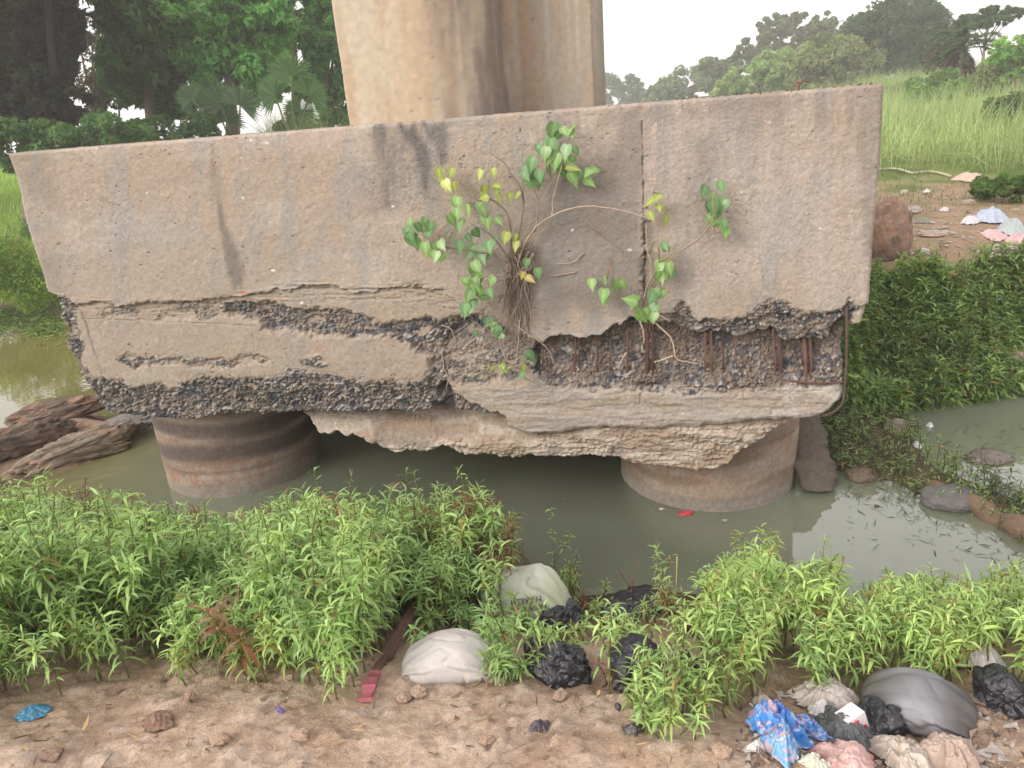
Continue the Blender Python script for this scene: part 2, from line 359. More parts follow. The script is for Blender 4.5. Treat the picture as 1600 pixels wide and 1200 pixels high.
R9 = reg([(1180, 612), (1300, 604), (1320, 620), (1290, 650), (1230, 652), (1180, 640)], 6)
brk = fbm(PX/22, PY/13, 5, 13, .6)
agg = np.clip(R1+R2+R3+.95*R4+.75*R5*ss(.42, .5, brk)+R5b*ss(.4, .5, brk)+.55*R4b*ss(.45, .52, brk)+.55*R6+R7+.7*R8, 0, 1)
frag = fbm(PX/9, PY/7, 4, 15, .6); agg = np.clip(agg*ss(.44, .56, .5*brk+.5*frag+.22*agg*(R1+R2+1.1*R3)+.08*agg+.03*R4), 0, 1)
low = below*ss(.0, .05, v)
strand = np.clip(ss(-16, 0, wy-liph)*ss(30, 8, wy-liph), 0, 1)*(.35+.65*(PX < 760))
fa_, _, pa_ = worley(PX/5.2+1.0*vn(PX/9, PY/9, 5), PY/4.6+1.0*vn(PX/9, PY/9, 6), 77); fb_, _, pb_ = worley(PX/8.8+1.3*vn(PX/9, PY/9, 7), PY/7.4+1.3*vn(PX/9, PY/9, 8), 79)
big = (pb_ > .55) & (fb_ < .62); f1 = np.where(big, fb_, fa_); pc = np.where(big, (pb_-.55)/.45, pa_)
peb = np.clip(1.05-f1*1.25, 0, 1)*(0.5+.8*pc)
f1b, _, pcb = worley(PX/4.6, PY/4.2, 97); pebb = np.clip(1-f1b*1.3, 0, 1)
rgh = fbm(PX/55, PY/32, 5, 17, .55)-.5
D = .022*low+.080*R1*ss(615, 540, PY)+.035*R1+.035*R2+R3*(.02+.05*ss(585, 640, PY))+.05*R4+.02*R4b+.02*R5+.035*R6+.09*R7+.02*R8
D += agg*(.045*rgh-.026*peb-.010*pebb)
layer = np.abs(fbm(PX/70, PY/11, 5, 19, .6)-.5)
D += strand*(.06*layer-.006)+.014*R9*(brk-.3)
lower_right = ss(600, 612, PY)*(PX > 700)
D += lower_right*(.03*layer+.010*(brk-.5))
D += -.010*ss(640, 655, PY)*lower_right                       # the flared bottom lip
# cracks, seams, honeycomb pits
def seg(pts, wdt):
    d = np.full(PX.shape, 1e9)
    xx = PX+3*(fbm(PX/12, PY/12, 3, 23)-.5); yy = PY+3*(fbm(PX/12, PY/12, 3, 24)-.5)
    for (ax, ay), (bx, by) in zip(pts[:-1], pts[1:]):
        ex, ey = bx-ax, by-ay; t = np.clip(((xx-ax)*ex+(yy-ay)*ey)/(ex*ex+ey*ey), 0, 1); d = np.minimum(d, np.hypot(xx-ax-t*ex, yy-ay-t*ey))
    return ss(wdt, 0, d)
crack = np.maximum.reduce([seg([(1003, 190), (1006, 330), (1008, 400), (1006, 490)], 2.5), .8*seg([(383, 462), (470, 452), (600, 452), (690, 453)], 2),
    .6*seg([(60, 465), (108, 467), (128, 500), (160, 600)], 3), .5*seg([(125, 500), (230, 502), (395, 511)], 2), .5*seg([(390, 510), (395, 560)], 2), .8*seg([(690, 515), (692, 580), (700, 600)], 5), .6*seg([(1000, 618), (1000, 655)], 2.2)])
scar = seg([(1012, 330), (1010, 400), (1008, 440), (1012, 480)], 14)*ss(.42, .6, brk)
D += .012*crack*(.3+.7*ss(.3, .6, fbm(PX/6, PY/12, 3, 25)))+.020*scar
scar2 = seg([(336, 265), (350, 330), (368, 400), (378, 440)], 9)
D += .006*scar2*brk
pit = .8*ss(.785, .84, fbm(PX/5.5, PY/3.6, 3, 57, .55))*(1-agg)*ss(.46, .60, fbm(PX/60, PY/40, 3, 58))
D += .010*pit
D += (1-agg)*(.006*(fbm(PX/9, PY/9, 4, 27)-.5)+ss(520, 640, PX)*.0055*(fbm(PX/4.2, PY/3.8, 4, 29, .7)-.5)+.006*ss(.55, .7, fbm(PX/70, PY/50, 3, 30))*(fbm(PX/8, PY/7, 4, 31, .7)-.5)+.012*(fbm(PX/90, PY/60, 3, 28)-.5))
edge = np.minimum(np.minimum(v*NR, (1-v)*NR), np.minimum(uu*NC, (1-uu)*NC))
D += .010*ss(4, 0, edge)
# albedo: formed concrete, stains, broken stone
def cc(*a): return np.array(a, float)[None, None, :]
n1 = fbm(PX/130, PY/70, 4, 101); n2 = fbm(PX/16, PY/100, 4, 102); n3 = fbm(PX/4, PY/4, 3, 103, .7)
base = mixc(cc(.308, .254, .202)*np.ones(PX.shape+(1,)), cc(.350, .300, .254)*np.ones(PX.shape+(1,)), ss(.38, .62, n1))
base = mixc(base, cc(.34, .25, .18), .30*ss(.52, .72, fbm(PX/40, PY/120, 3, 104)))
base = mixc(base, cc(.245, .24, .225), .55*ss(.52, .70, fbm(PX/28, PY/140, 4, 105)))
base = mixc(base, cc(.29, .24, .21), .35*ss(560, 1300, PX)*ss(.40, .6, n2))
sta = lambda poly, w: ss(-w, w, sdf(PX+30*(fbm(PX/25, PY/60, 3, 106)-.5), PY+40*(n2-.5), poly))
dark = np.maximum.reduce([.8*sta([(580, 200), (625, 190), (612, 260), (620, 330), (600, 330)], 14)*ss(.35, .6, n2), .95*sta([(628, 190), (650, 188), (668, 250), (672, 300), (655, 300), (640, 250)], 9), .8*sta([(664, 190), (690, 186), (700, 255), (690, 262), (678, 240)], 7),
    .5*sta([(600, 200), (700, 190), (690, 330), (580, 340), (560, 270)], 22)*ss(.4, .6, n3), .55*sta([(845, 290), (905, 270), (1000, 200), (1005, 490), (900, 480), (850, 520), (820, 500)], 26), .5*sta([(960, 165), (1004, 165), (1006, 420), (975, 330)], 10),
    .38*sta([(1075, 210), (1110, 210), (1120, 330), (1080, 330)], 14), .5*sta([(1080, 300), (1100, 300), (1160, 380), (1100, 390)], 16)*ss(.3, .6, n3), .35*sta([(1150, 150), (1380, 135), (1372, 200), (1150, 215)], 24)*ss(.4, .7, n2), .35*sta([(1340, 130), (1385, 130), (1370, 420), (1345, 400)], 12),
    .65*sta([(333, 310), (345, 310), (372, 400), (380, 452), (362, 452), (350, 380)], 6), .35*sta([(325, 225), (338, 222), (345, 310), (334, 310)], 5),
    .30*sta([(10, 240), (75, 238), (90, 330), (110, 465), (72, 465)], 16), .3*sta([(860, 190), (1000, 170), (1380, 135), (1380, 160), (1000, 200), (870, 215)], 14)*ss(.3, .6, n2)])
base = mixc(base, cc(.115, .108, .10), np.clip(dark*(.6+.75*n3), 0, 1))
blue = .4*np.maximum(sta([(140, 330), (260, 330), (320, 380), (180, 390)], 30), sta([(1200, 300), (1260, 300), (1250, 400), (1190, 400)], 25))
base = mixc(base, cc(.29, .285, .28), blue)
base = mixc(base, cc(.34, .275, .205), .5*ss(.55, .7, n1)*ss(230, 300, PY)*(PX < 560))
base = mixc(base, cc(.30, .245, .19), .5*below)
base = mixc(base, cc(.33, .30, .27), .6*lower_right*ss(.4, .6, fbm(PX/90, PY/9, 3, 107)))
base = base*(.74+.34*n3+.18*fbm(PX/2.2, PY/2.2, 2, 111))[..., None]
base = mixc(base, cc(.07, .06, .05), np.clip(crack*.55*(.3+.7*ss(.3, .6, fbm(PX/6, PY/12, 3, 25)))+pit*.6+.45*scar, 0, 1))
wsp, _, wc = worley(PX/31+2*fbm(PX/50, PY/50, 2, 202), PY/29, 201); base = mixc(base, cc(.55, .50, .45), ss(.09, .05, wsp)*(wc > .965)*(1-agg))
base = mixc(base, cc(.42, .13, .09), .75*ss(4, 1, np.hypot((PX-380)/2.2, PY-457))+.5*ss(12, 0, np.hypot(PX-498, (PY-545)*1.2))*ss(.4, .6, n3))
stone = np.where((pc < .32)[..., None], cc(.07, .07, .075), np.where((pc < .62)[..., None], cc(.15, .145, .145), np.where((pc < .87)[..., None], cc(.24, .195, .155), cc(.33, .30, .27))))
stone = stone*(.7+.6*n3)[..., None]
stone = mixc(stone, cc(.22, .18, .145), .85*ss(.47, .60, fbm(PX/24, PY/15, 4, 109))*(1-.5*R3))
stone = mixc(stone, cc(.13, .085, .06), .4*R1*ss(.45, .6, fbm(PX/12, PY/60, 3, 110)))
stone = mixc(stone, cc(.06, .06, .06), .45*ss(.35, .75, f1)); stone = stone*(.8+.4*frag)[..., None]
base = mixc(base, stone, ss(.3, .6, agg))
base = mixc(base, cc(.50, .46, .42), .45*R9*ss(.4, .65, brk))
V0 = fp(PX.ravel(), PY.ravel(), .85)-N_*D.ravel()[:, None]
# closed body: front grid + skirt running back to a plain rear face
ring = np.concatenate([np.arange(NC), np.arange(1, NR)*NC+NC-1, (NR-1)*NC+np.arange(NC-2, -1, -1), np.arange(NR-2, 0, -1)*NC])
rV = V0[ring]; k = len(ring); layers = [ring]; VV = [V0]; CCl = [base.reshape(-1, 3)]; nb = len(V0)
offs = [.04, .12, .3, .6, 1.0, 1.7, 2.4, 3.1]  # rear run lengthened out of view so the water below mirrors dark concrete
faces = [gridfaces(NR, NC)[:, ::-1]]; prev = ring
rc = base.reshape(-1, 3)[ring]
for j, o_ in enumerate(offs):
    P = rV-N_*o_; P[:, 2] += .012*(vn(np.arange(k)/5., np.full(k, j*1.), 3)-.5)*(j > 0); VV.append(P); CCl.append(rc*.2+np.array([.27, .21, .16])*.8)
    cur = np.arange(nb, nb+k); nb += k
    faces.append(np.stack([prev, np.roll(prev, -1), np.roll(cur, -1), cur], -1)); prev = cur
VV.append(VV[-1].mean(0)[None]); CCl.append(np.array([[.27, .21, .16]]))
faces.append(np.stack([prev, np.roll(prev, -1), np.full(k, nb)], -1))
cap = mk('pile_cap', np.vstack(VV), faces, M_conc, pier, np.vstack(CCl))

# lower ledge of broken lean concrete
NC2, NR2 = 620, 130
v2 = np.linspace(0, 1, NR2)[:, None]; u2 = np.linspace(0, 1, NC2)[None, :]
QX = 458+(1254-458)*u2+0*v2
LB = [(455, 652), (462, 658), (475, 673), (490, 685), (560, 690), (590, 702), (615, 709), (665, 708), (690, 700), (720, 712), (800, 718), (870, 715), (960, 720), (1000, 730), (1060, 738), (1112, 741), (1135, 732), (1150, 714), (1180, 693), (1215, 670), (1256, 650)]
qb = il(QX, LB)+10*(fbm(QX/14., QX*0, 4, 5)-.5)
qt = np.minimum(634+0*QX, qb-2)
QY = qt+(qb-qt)*v2
lay = np.abs(fbm(QX/60, QY/9, 5, 33, .6)-.5); rr = fbm(QX/26, QY/20, 5, 34, .6); f1, f2, qc = worley(QX/7, QY/6, 35); pb = np.clip(1-f1*1.3, 0, 1)
inset = il(QX, [(455, .16), (520, .24), (700, .26), (780, .18), (860, .05), (950, .015), (1250, .03)])
D2 = inset*ss(700, 655, QY)+.06*lay+.08*(rr-.5)-.018*pb*ss(.45, .55, rr)
lump = ss(22, 4, np.abs(QY-(672+.02*(QX-1100))))*ss(980, 1060, QX)*ss(1180, 1120, QX)
D2 -= .03*lump
D2 += .05*ss(.93, 1, v2)
q3 = fbm(QX/4, QY/4, 3, 36, .7)
c2_ = mixc(cc(.30, .23, .17)*np.ones(QX.shape+(1,)), cc(.41, .345, .285)*np.ones(QX.shape+(1,)), ss(.4, .6, fbm(QX/40, QY/10, 4, 37)))
c2_ = mixc(c2_, cc(.13, .12, .115), .7*ss(.55, .68, fbm(QX/30, QY/16, 4, 38))*ss(.5, 1, v2)); c2_ = mixc(c2_, cc(.27, .25, .17), .4*ss(.5, .7, fbm(QX/50, QY/20, 3, 39)))
c2_ = c2_*(.8+.4*q3)[..., None]
W0 = fp(QX.ravel(), QY.ravel(), .80)-N_*D2.ravel()[:, None]
ring = np.concatenate([np.arange(NC2), np.arange(1, NR2)*NC2+NC2-1, (NR2-1)*NC2+np.arange(NC2-2, -1, -1), np.arange(NR2-2, 0, -1)*NC2]); k = len(ring)
VV = [W0]; CCl = [c2_.reshape(-1, 3)]; faces = [gridfaces(NR2, NC2)[:, ::-1]]; prev = ring; nb = len(W0)
for j, o_ in enumerate([.06, .15, .35, .7, 1.2, 1.8]):
    P = W0[ring]-N_*o_; P[:, 2] += (.05*(vn(np.arange(k)/9., np.full(k, j*1.), 3)-.5)); VV.append(P); CCl.append(np.full((k, 3), .2)*np.array([1.2, 1, .8]))
    cur = np.arange(nb, nb+k); nb += k; faces.append(np.stack([prev, np.roll(prev, -1), np.roll(cur, -1), cur], -1)); prev = cur
VV.append(VV[-1].mean(0)[None]); CCl.append(np.array([[.2, .2, .2]])); faces.append(np.stack([prev, np.roll(prev, -1), np.full(k, nb)], -1))
mk('broken_concrete_ledge', np.vstack(VV), faces, M_conc, pier, np.vstack(CCl))

# piles
for i, (u_, lab) in enumerate(((0.0, 'right pile with rusty brown patches'), (-3.59, 'left pile with dark tide bands'))):
    na, nz_ = 220, 110
    a = np.arange(na)[None, :]*2*pi/na; z = np.linspace(-1.2, .95, nz_)[:, None]
    R = .6+.006*(fbm(a*12+0*z, z*12+0*a, 4, 41+i)-.5)-.012*ss(.02, .0, np.abs(z-(.18 if i else .42)))
    c = uo(u_, 0, 0)
    P = np.stack([c[0]+R*np.cos(a), c[1]+R*np.sin(a), z+0*a], -1)
    band = fbm(a*1.5+0*z, z*14+0*a+.3*np.sin(a*2), 4, 43+i); sp = fbm(a*14+0*z, z*10+0*a, 5, 44+i)
    cb = mixc(cc(.215, .155, .115)*np.ones(P.shape[:2]+(1,)), cc(.31, .245, .19)*np.ones(P.shape[:2]+(1,)), ss(.35, .65, band))
    cb = mixc(cb, cc(.28, .15, .10), .6*ss(.50, .62, sp)*ss(.6, .2, np.abs(z-(.12 if i else .38))*2))
    if i: cb = mixc(cb, cc(.075, .058, .05), .85*ss(.10, .03, np.abs(z-.34-.02*np.sin(3*a)))+.8*ss(.09, .03, np.abs(z-.52-.03*np.sin(2*a))))
    else: cb = mixc(cb, cc(.36, .27, .20), .5*ss(.4, .6, z+0*a)+.0)
    cb = mixc(cb, cc(.26, .25, .22), .6*ss(.09, .02, np.abs(z-.03)))
    cb = cb*(.8+.4*fbm(a*60, z*40, 3, 46))[..., None]
    o = mk('pile', P.reshape(-1, 3), [gridfaces(nz_, na, True)], M_pile, pier, cb.reshape(-1, 3)); o['label'] = lab

# column: L-shaped plan with a rounded corner, from cap top upwards
def ufor(px, py, off): return (fp(px, py, off)-C_)@E_
uL = ufor(547, 200, .80); uR = ufor(927, 100, .22); uc = ufor(780, 100, .55)
plan = [(uL, -.75), (uL, .80)]
plan += [(uL+(uc-.34-uL)*t, .80) for t in np.linspace(0.02, 1, 26)]
plan += [(uc-.34+.34*sin(t), .46+.34*cos(t)) for t in np.linspace(.05, pi/2, 26)]
plan += [(uc+.0, .40), (uc+.0, .30), (uc+.01, .24), (uc+.05, .22)]
plan += [(uc+.05+(uR-uc-.05)*t, .22) for t in np.linspace(.04, 1, 26)]
plan += [(uR+.0, .16), (uR, -.75)]
plan = np.array(plan); kk = len(plan)
zz = np.linspace(2.44, 6.5, 420); 
s_ = np.concatenate([[0], np.cumsum(np.hypot(*np.diff(plan, axis=0).T))])
Sg, Zg = np.meshgrid(s_, zz)
ctr = plan.mean(0)
wob = .006*(fbm(Sg*9, Zg*4, 4, 51)-.5)+.004*(fbm(Sg*30, Zg*12, 3, 52)-.5)-.006*ss(.012, 0, np.abs((Sg*1.0) % .55-.27))
dirn = plan-ctr; dirn /= np.linalg.norm(dirn, axis=1)[:, None]
PU = plan[None, :, 0]+wob*dirn[None, :, 0]; PO = plan[None, :, 1]+wob*dirn[None, :, 1]
PU = PU+(.012*(Zg-2.44)*-.0)
P = C_+PU[..., None]*E_+PO[..., None]*N_; P[..., 2] = Zg
ppx, ppy = proj(P.reshape(-1, 3)); ppx = ppx.reshape(Sg.shape)
n2c = fbm(Sg*14, Zg*1.3, 5, 53); n3c = fbm(Sg*50, Zg*40, 3, 54)
sU = PU                                     # position along the face, metres
cb = mixc(cc(.375, .290, .202)*np.ones(Sg.shape+(1,)), cc(.40, .345, .265)*np.ones(Sg.shape+(1,)), ss(.38, .62, n2c))
cb = mixc(cb, cc(.34, .225, .14), .55*ss(uL+.3, uL+.75, sU)*ss(.42, .62, fbm(Sg*10, Zg*2, 4, 55)))
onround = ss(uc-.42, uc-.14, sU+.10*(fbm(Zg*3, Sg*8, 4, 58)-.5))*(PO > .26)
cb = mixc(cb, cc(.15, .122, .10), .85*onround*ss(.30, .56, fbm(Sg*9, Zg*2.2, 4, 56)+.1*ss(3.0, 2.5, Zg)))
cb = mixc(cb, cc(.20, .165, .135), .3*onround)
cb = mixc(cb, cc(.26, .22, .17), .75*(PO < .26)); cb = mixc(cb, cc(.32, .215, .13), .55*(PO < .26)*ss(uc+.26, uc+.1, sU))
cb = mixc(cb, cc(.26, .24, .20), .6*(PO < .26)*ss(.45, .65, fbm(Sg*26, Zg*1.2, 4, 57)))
strk = fbm(Sg*55, Zg*.9, 4, 60, .6); cb = mixc(cb, cc(.19, .15, .11), .15*ss(.60, .68, strk)); cb = mixc(cb, cc(.42, .38, .31), .3*ss(.60, .70, fbm(Sg*38, Zg*.7, 4, 61)))
ph1, _, phc = worley(Sg*22, Zg*16, 62); cb = mixc(cb, cc(.12, .10, .08), .7*ss(.12, .06, ph1)*(phc > .86))
cb = mixc(cb, cc(.16, .13, .10), .5*ss(.006, .002, np.abs((Sg+.02) % .46-.23)))
cb = cb*(.86+.28*n3c)[..., None]
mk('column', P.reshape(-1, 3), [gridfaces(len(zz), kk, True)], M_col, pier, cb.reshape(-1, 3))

# reinforcement bars left bare in the recess
bars = [(846, 535, 592, .005), (858, 537, 590, .006), (897, 535, 585, .008), (903, 538, 584, .005), (932, 533, 600, .007), (953, 530, 596, .005), (980, 524, 608, .008), (1011, 516, 606, .013), (1020, 520, 606, .008), (1103, 532, 600, .009), (1113, 530, 602, .009), (1132, 532, 603, .006), (1152, 532, 600, .005), (1213, 527, 600, .009), (1223, 536, 604, .011), (1262, 536, 603, .013), (1271, 538, 603, .009)]
def rustcol(n): return np.array([.12, .06, .045])*(.6+.8*RNG.random((n, 1)))
for bx, y0, y1, r_ in bars:
    lean = (y1-y0)*(-(bx-1055)/3500.)
    p = [fp(bx-lean*(t-.5)+RNG.normal()*.5, y0-8+(y1-y0+14)*t, .85)-N_*(.066+.008*sin(9*t)) for t in np.linspace(0, 1, 9)]
    A = Acc(); tube(A, spline(p, 20), .85*r_*(.8+.5*vn(np.arange(20)*.9, np.zeros(20), int(bx))), np.array((.115, .062, .045))*RNG.uniform(.7, 1.4), 7); A.build('rebar', M_rust, pier)
p = [fp(x, y, .85)+N_*o for x, y, o in ((1324, 480, -.02), (1323, 520, .0), (1322, 570, .005), (1319, 610, .005), (1315, 632, .0), (1300, 648, -.02), (1285, 656, -.05))]
A = Acc(); tube(A, spline(p, 30), .007*(.8+.5*vn(np.arange(30)*.8, np.zeros(30), 3)), (.10, .065, .05), 7); A.build('rebar', M_rust, pier)
p = [fp(x, y, .85)+N_*o for x, y, o in ((1222, 598, -.05), (1262, 601, -.03), (1300, 600, -.02), (1321, 596, -.0))]
A = Acc(); tube(A, spline(p, 20), .006, (.13, .07, .05), 7); A.build('rebar', M_rust, pier)
keep(pier)

# ------------------------------------------------------------------ leaves and plants
def scum():
    A = Acc()
    for i in range(520):
        if i < 260: a = RNG.uniform(-2.9, -.2); u_ = RNG.choice([0.0, -3.59]); r_ = .6+RNG.exponential(.07); c = uo(u_, 0, 0)+np.array([cos(a)*r_, sin(a)*r_, 0])
        else: p = pz([(RNG.uniform(350, 1450), RNG.uniform(760, 930))])[0]; c = np.array([p[0], p[1], 0])
        s_ = RNG.uniform(.002, .007); a = RNG.uniform(0, 6.28); d1 = np.array([cos(a), sin(a), 0])*s_; d2 = np.array([-sin(a), cos(a), 0])*s_*RNG.uniform(.3, 1); c[2] = .003
        A.add([c-d1, c-d2, c+d1+[0, 0, .001], c+d2], None, [(0, 1, 2, 3)], np.array([(.35, .32, .24), (.14, .12, .06), (.10, .16, .05)][RNG.integers(3)])*RNG.uniform(.6, 1.3))
    tag(A.build('floating_scum', M_stem), 'tiny specks of scum and seed floating on the water by the piles', 'scum', None, 'stuff')

def lance(acc, B, az, el, L, W, droop, col, roll=None, rows=(0, .12, .38, .70, 1), wid=(.12, .75, 1, .62, 0)):
    n = len(B); roll = RNG.normal(0, .35, n) if roll is None else roll
    k = len(rows); pos = np.zeros((n, k, 3)); hz = np.stack([np.cos(az), np.sin(az), 0*az], -1); cur = B.copy(); pos[:, 0] = cur
    for j in range(1, k):
        e = el-droop*(rows[j]+rows[j-1])/2; st = (L*(rows[j]-rows[j-1]))[:, None]
        cur = cur+st*(hz*np.cos(e)[:, None]+np.array([0, 0, 1.])*np.sin(e)[:, None]); pos[:, j] = cur
    side = np.stack([-np.sin(az)*np.cos(roll), np.cos(az)*np.cos(roll), np.sin(roll)], -1)
    V = np.zeros((n, 3*(k-1)+1, 3))
    for j in range(k-1):
        wv = side*(W*wid[j]*.5)[:, None]; lift = np.array([0, 0, 1.])*(W*wid[j]*.12)[:, None]
        V[:, 3*j] = pos[:, j]-wv+lift; V[:, 3*j+1] = pos[:, j]; V[:, 3*j+2] = pos[:, j]+wv+lift
    V[:, -1] = pos[:, -1]; m = 3*(k-1)+1; base = (np.arange(n)*m)[:, None]
    Q = []; 
    for j in range(k-2):
        a = 3*j; Q += [base+np.array([[a, a+1, a+4, a+3]]), base+np.array([[a+1, a+2, a+5, a+4]])]
    a = 3*(k-2); T = np.concatenate([base+np.array([[a, a+1, m-1]]), base+np.array([[a+1, a+2, m-1]])])
    c = np.repeat(col[:, None, :], m, 1).copy(); c[:, 1::3] *= 1.12
    acc.add(V.reshape(-1, 3), T, np.concatenate(Q) if Q else None, c.reshape(-1, 3))
def weed(acc, sacc, b, h, nl, L, palette, lean=None, simple=False, bushy=1.0):
    la = RNG.uniform(0, 2*pi) if lean is None else lean[0]; lm = RNG.uniform(.02, .28) if lean is None else lean[1]
    t = np.linspace(0, 1, 7); P = np.array(b)+np.stack([cos(la)*lm*h*t**1.6, sin(la)*lm*h*t**1.6, h*t], -1)+np.r_[[[0, 0, 0]], RNG.normal(0, .006, (6, 3))]
    tube(sacc, P, .0032*(1-.6*t)*(1.4 if h > .5 else 1), palette['stem'], 4, False)
    stems = [P]
    if not simple:
        for q in range(RNG.integers(1, 4)):
            t0 = RNG.uniform(.25, .65); a = RNG.uniform(0, 2*pi); l2 = h*(1-t0)*RNG.uniform(.6, 1.0); s = np.array([np.interp(t0, t, P[:, i]) for i in range(3)])
            tt = np.linspace(0, 1, 5)[:, None]; B = s+np.hstack([cos(a)*l2*.5*tt**.7*bushy, sin(a)*l2*.5*tt**.7*bushy, l2*.85*tt]); tube(sacc, B, .0018, palette['stem'], 3, False); stems.append(B)
    Bs = []; az = []; el = []; Ls = []
    for si, Pq in enumerate(stems):
        m = nl if si == 0 else int(nl*.45)
        tt = np.sort(RNG.uniform(.12 if si == 0 else .25, 1, m)**.75); ph = np.arange(m)*2.4+RNG.uniform(0, 6)
        tp = np.linspace(0, 1, len(Pq)); Bq = np.stack([np.interp(tt, tp, Pq[:, i]) for i in range(3)], -1)
        Bs.append(Bq); az.append(ph+RNG.normal(0, .3, m)); el.append(np.clip(.15+.75*tt**2+RNG.normal(0, .22, m), -.4, 1.35)); Ls.append(L*RNG.uniform(.65, 1.15, m)*(1-.35*tt**5))
    Bs = np.vstack(Bs); az = np.concatenate(az); el = np.concatenate(el); Ls = np.concatenate(Ls); n = len(Bs)
    c0 = np.array(palette['a']); c1 = np.array(palette['b']); k = RNG.random((n, 1)); pl = RNG.uniform(.8, 1.2)
    col = (c0*(1-k)+c1*k)*pl*RNG.uniform(.75, 1.25, (n, 1))
    dead = RNG.random(n) < palette.get('dead', .03); col[dead] = np.array(palette.get('deadc', (.30, .19, .07)))*RNG.uniform(.6, 1.4, (dead.sum(), 1))
    if simple: lance(acc, Bs, az, el, Ls, Ls*RNG.uniform(.17, .24, n), RNG.uniform(.6, 1.6, n), col, rows=(0, .4, 1), wid=(.2, 1, 0))
    else: lance(acc, Bs, az, el, Ls, Ls*RNG.uniform(.11, .185, n), RNG.uniform(.5, 2.4, n), col)
PAL = dict(a=(.22, .35, .115), b=(.40, .55, .20), stem=(.20, .18, .08), dead=.02)
PALY = dict(a=(.27, .38, .11), b=(.44, .56, .19), stem=(.22, .20, .07), dead=.04)
PALD = dict(a=(.13, .22, .07), b=(.25, .36, .11), stem=(.13, .09, .05), dead=.05)
PALG = dict(a=(.20, .34, .12), b=(.34, .50, .20), stem=(.18, .14, .07), dead=.04)
PALB = dict(a=(.16, .13, .05), b=(.24, .15, .08), stem=(.20, .11, .07), dead=.35, deadc=(.24, .10, .06))
TOPW = [(-200, 745), (0, 735), (100, 722), (180, 750), (250, 755), (330, 770), (385, 800), (430, 770), (500, 742), (530, 735), (560, 765), (620, 760), (650, 748), (700, 725), (740, 708), (780, 738), (820, 775), (870, 803), (892, 850), (905, 900), (1000, 920), (1030, 880), (1075, 930), (1100, 895), (1130, 870), (1180, 828), (1215, 868), (1240, 880), (1285, 848), (1310, 925), (1350, 915), (1400, 880), (1480, 893), (1540, 870), (1600, 852), (1700, 850), (2200, 850)]
W1 = [(-900, 1110), (0, 1098), (110, 1080), (250, 1066), (300, 1035), (335, 1022), (400, 1050), (450, 1085), (600, 1085), (628, 1000), (700, 985), (772, 985), (780, 1060), (800, 1085), (836, 1080), (800, 1000), (795, 985), (800, 965), (885, 950), (905, 900), (900, 820), (-900, 780)]
W2 = [(885, 935), (1080, 930), (1095, 1090), (1060, 1075), (1000, 1085), (940, 1075), (870, 1080), (830, 1010), (900, 985)]
W3 = [(1075, 925), (1105, 1085), (1150, 1078), (1260, 1070), (1420, 1072), (1480, 1060), (1600, 1090), (2500, 1130), (2500, 860), (1700, 890), (1080, 905)]
W4 = [(1000, 1085), (1060, 1080), (1140, 1090), (1140, 1130), (1100, 1160), (1050, 1165), (1010, 1130)]
beds = {k_: (Acc(), Acc()) for k_ in ('L', 'M', 'C', 'R', 'P')}
cnt = 0
def bed_for(px):
    return 'L' if px < 345 else 'M'
def place(n, poly, fn, ymin=1.3, ymax=3.7, xr_=(-5.4, 5.6)):
    n = int(n*1.2); x = RNG.uniform(*xr_, n); y = RNG.uniform(ymin, ymax, n); z = gz(x, y); P = np.stack([x, y, z], -1); px, py = proj(P)
    ok = inpoly(px+70*(vn(x*7, y*7, 5)-.5)+RNG.normal(0, 8, n), py+60*(vn(x*6, y*9, 6)-.5)+RNG.normal(0, 8, n)-8, poly) & (z > -.05) & (px > -700) & (px < 2300)
    for p, a, b in zip(P[ok], px[ok], py[ok]):
        if RNG.random() < .35+1.3*vn(np.array([p[0]*4.3]), np.array([p[1]*4.3]), 35)[0]: fn(p, a, b)
def clampH(p, h, px, slack=12):
    lim = il(px, TOPW)+RNG.exponential(slack*.6)+(6 if RNG.random() < .7 else -8)
    lo, hi = .08, h
    for _ in range(9):
        q = np.array([p[0], p[1], p[2]+hi*1.08]); 
        if proj(q[None])[1][0] < lim: hi *= .86
        else: break
    else: return 0.0
    return hi
PLK = [(545, 1120), (560, 1080), (635, 955), (672, 955), (645, 1015), (610, 1120)]
def hv(p): return .78+.5*vn(np.array([p[0]*2.6+3]), np.array([p[1]*2.6]), 36)[0]
def fL(p, px, py):
    if inpoly([px], [py], PLK)[0]: return
    h = clampH(p, hv(p)*(RNG.uniform(.24, .62) if py > 960 else RNG.uniform(.45, .98)), px, 60)
    if h < .1: return
    edge_ = py > il(px, [(-500, 1080), (0, 1060), (250, 1020), (330, 975), (450, 1050), (600, 1055), (840, 1050)])
    if edge_: h = min(h, RNG.uniform(.16, .32))
    if 625 < px < 785 and py > 985: h = min(h, .12)
    if 792 < px < 890 and py > 925: h = min(h, .09 if RNG.random() < .9 else .25)
    b = bed_for(px); pal = (PAL if RNG.random() < .7 else PALG) if RNG.random() < .8 else PALY
    if RNG.random() < .04: pal = PALB
    if px > 700 and py < 980 and RNG.random() < .35: pal = PALB
    weed(beds[b][0], beds[b][1], p, h, int(22+40*h), RNG.uniform(.06, .105) if h > .3 else .06, pal, None)
place(7200, W1, fL)
def fC(p, px, py):
    h = clampH(p, RNG.uniform(.12, .34), px, 40)
    if (930 < px < 1000 and 930 < py < 1010) or (840 < px < 930 and 990 < py < 1075) or (950 < px < 1060 and 1010 < py < 1085): h = min(h, .09); 
    if h < .07: return
    pal = PALB if RNG.random() < (.5 if py < 985 else .12) else (PALY if RNG.random() < .4 else PAL)
    weed(beds['C'][0], beds['C'][1], p, h, int(9+24*h), .06, pal)
place(2300, W2, fC)
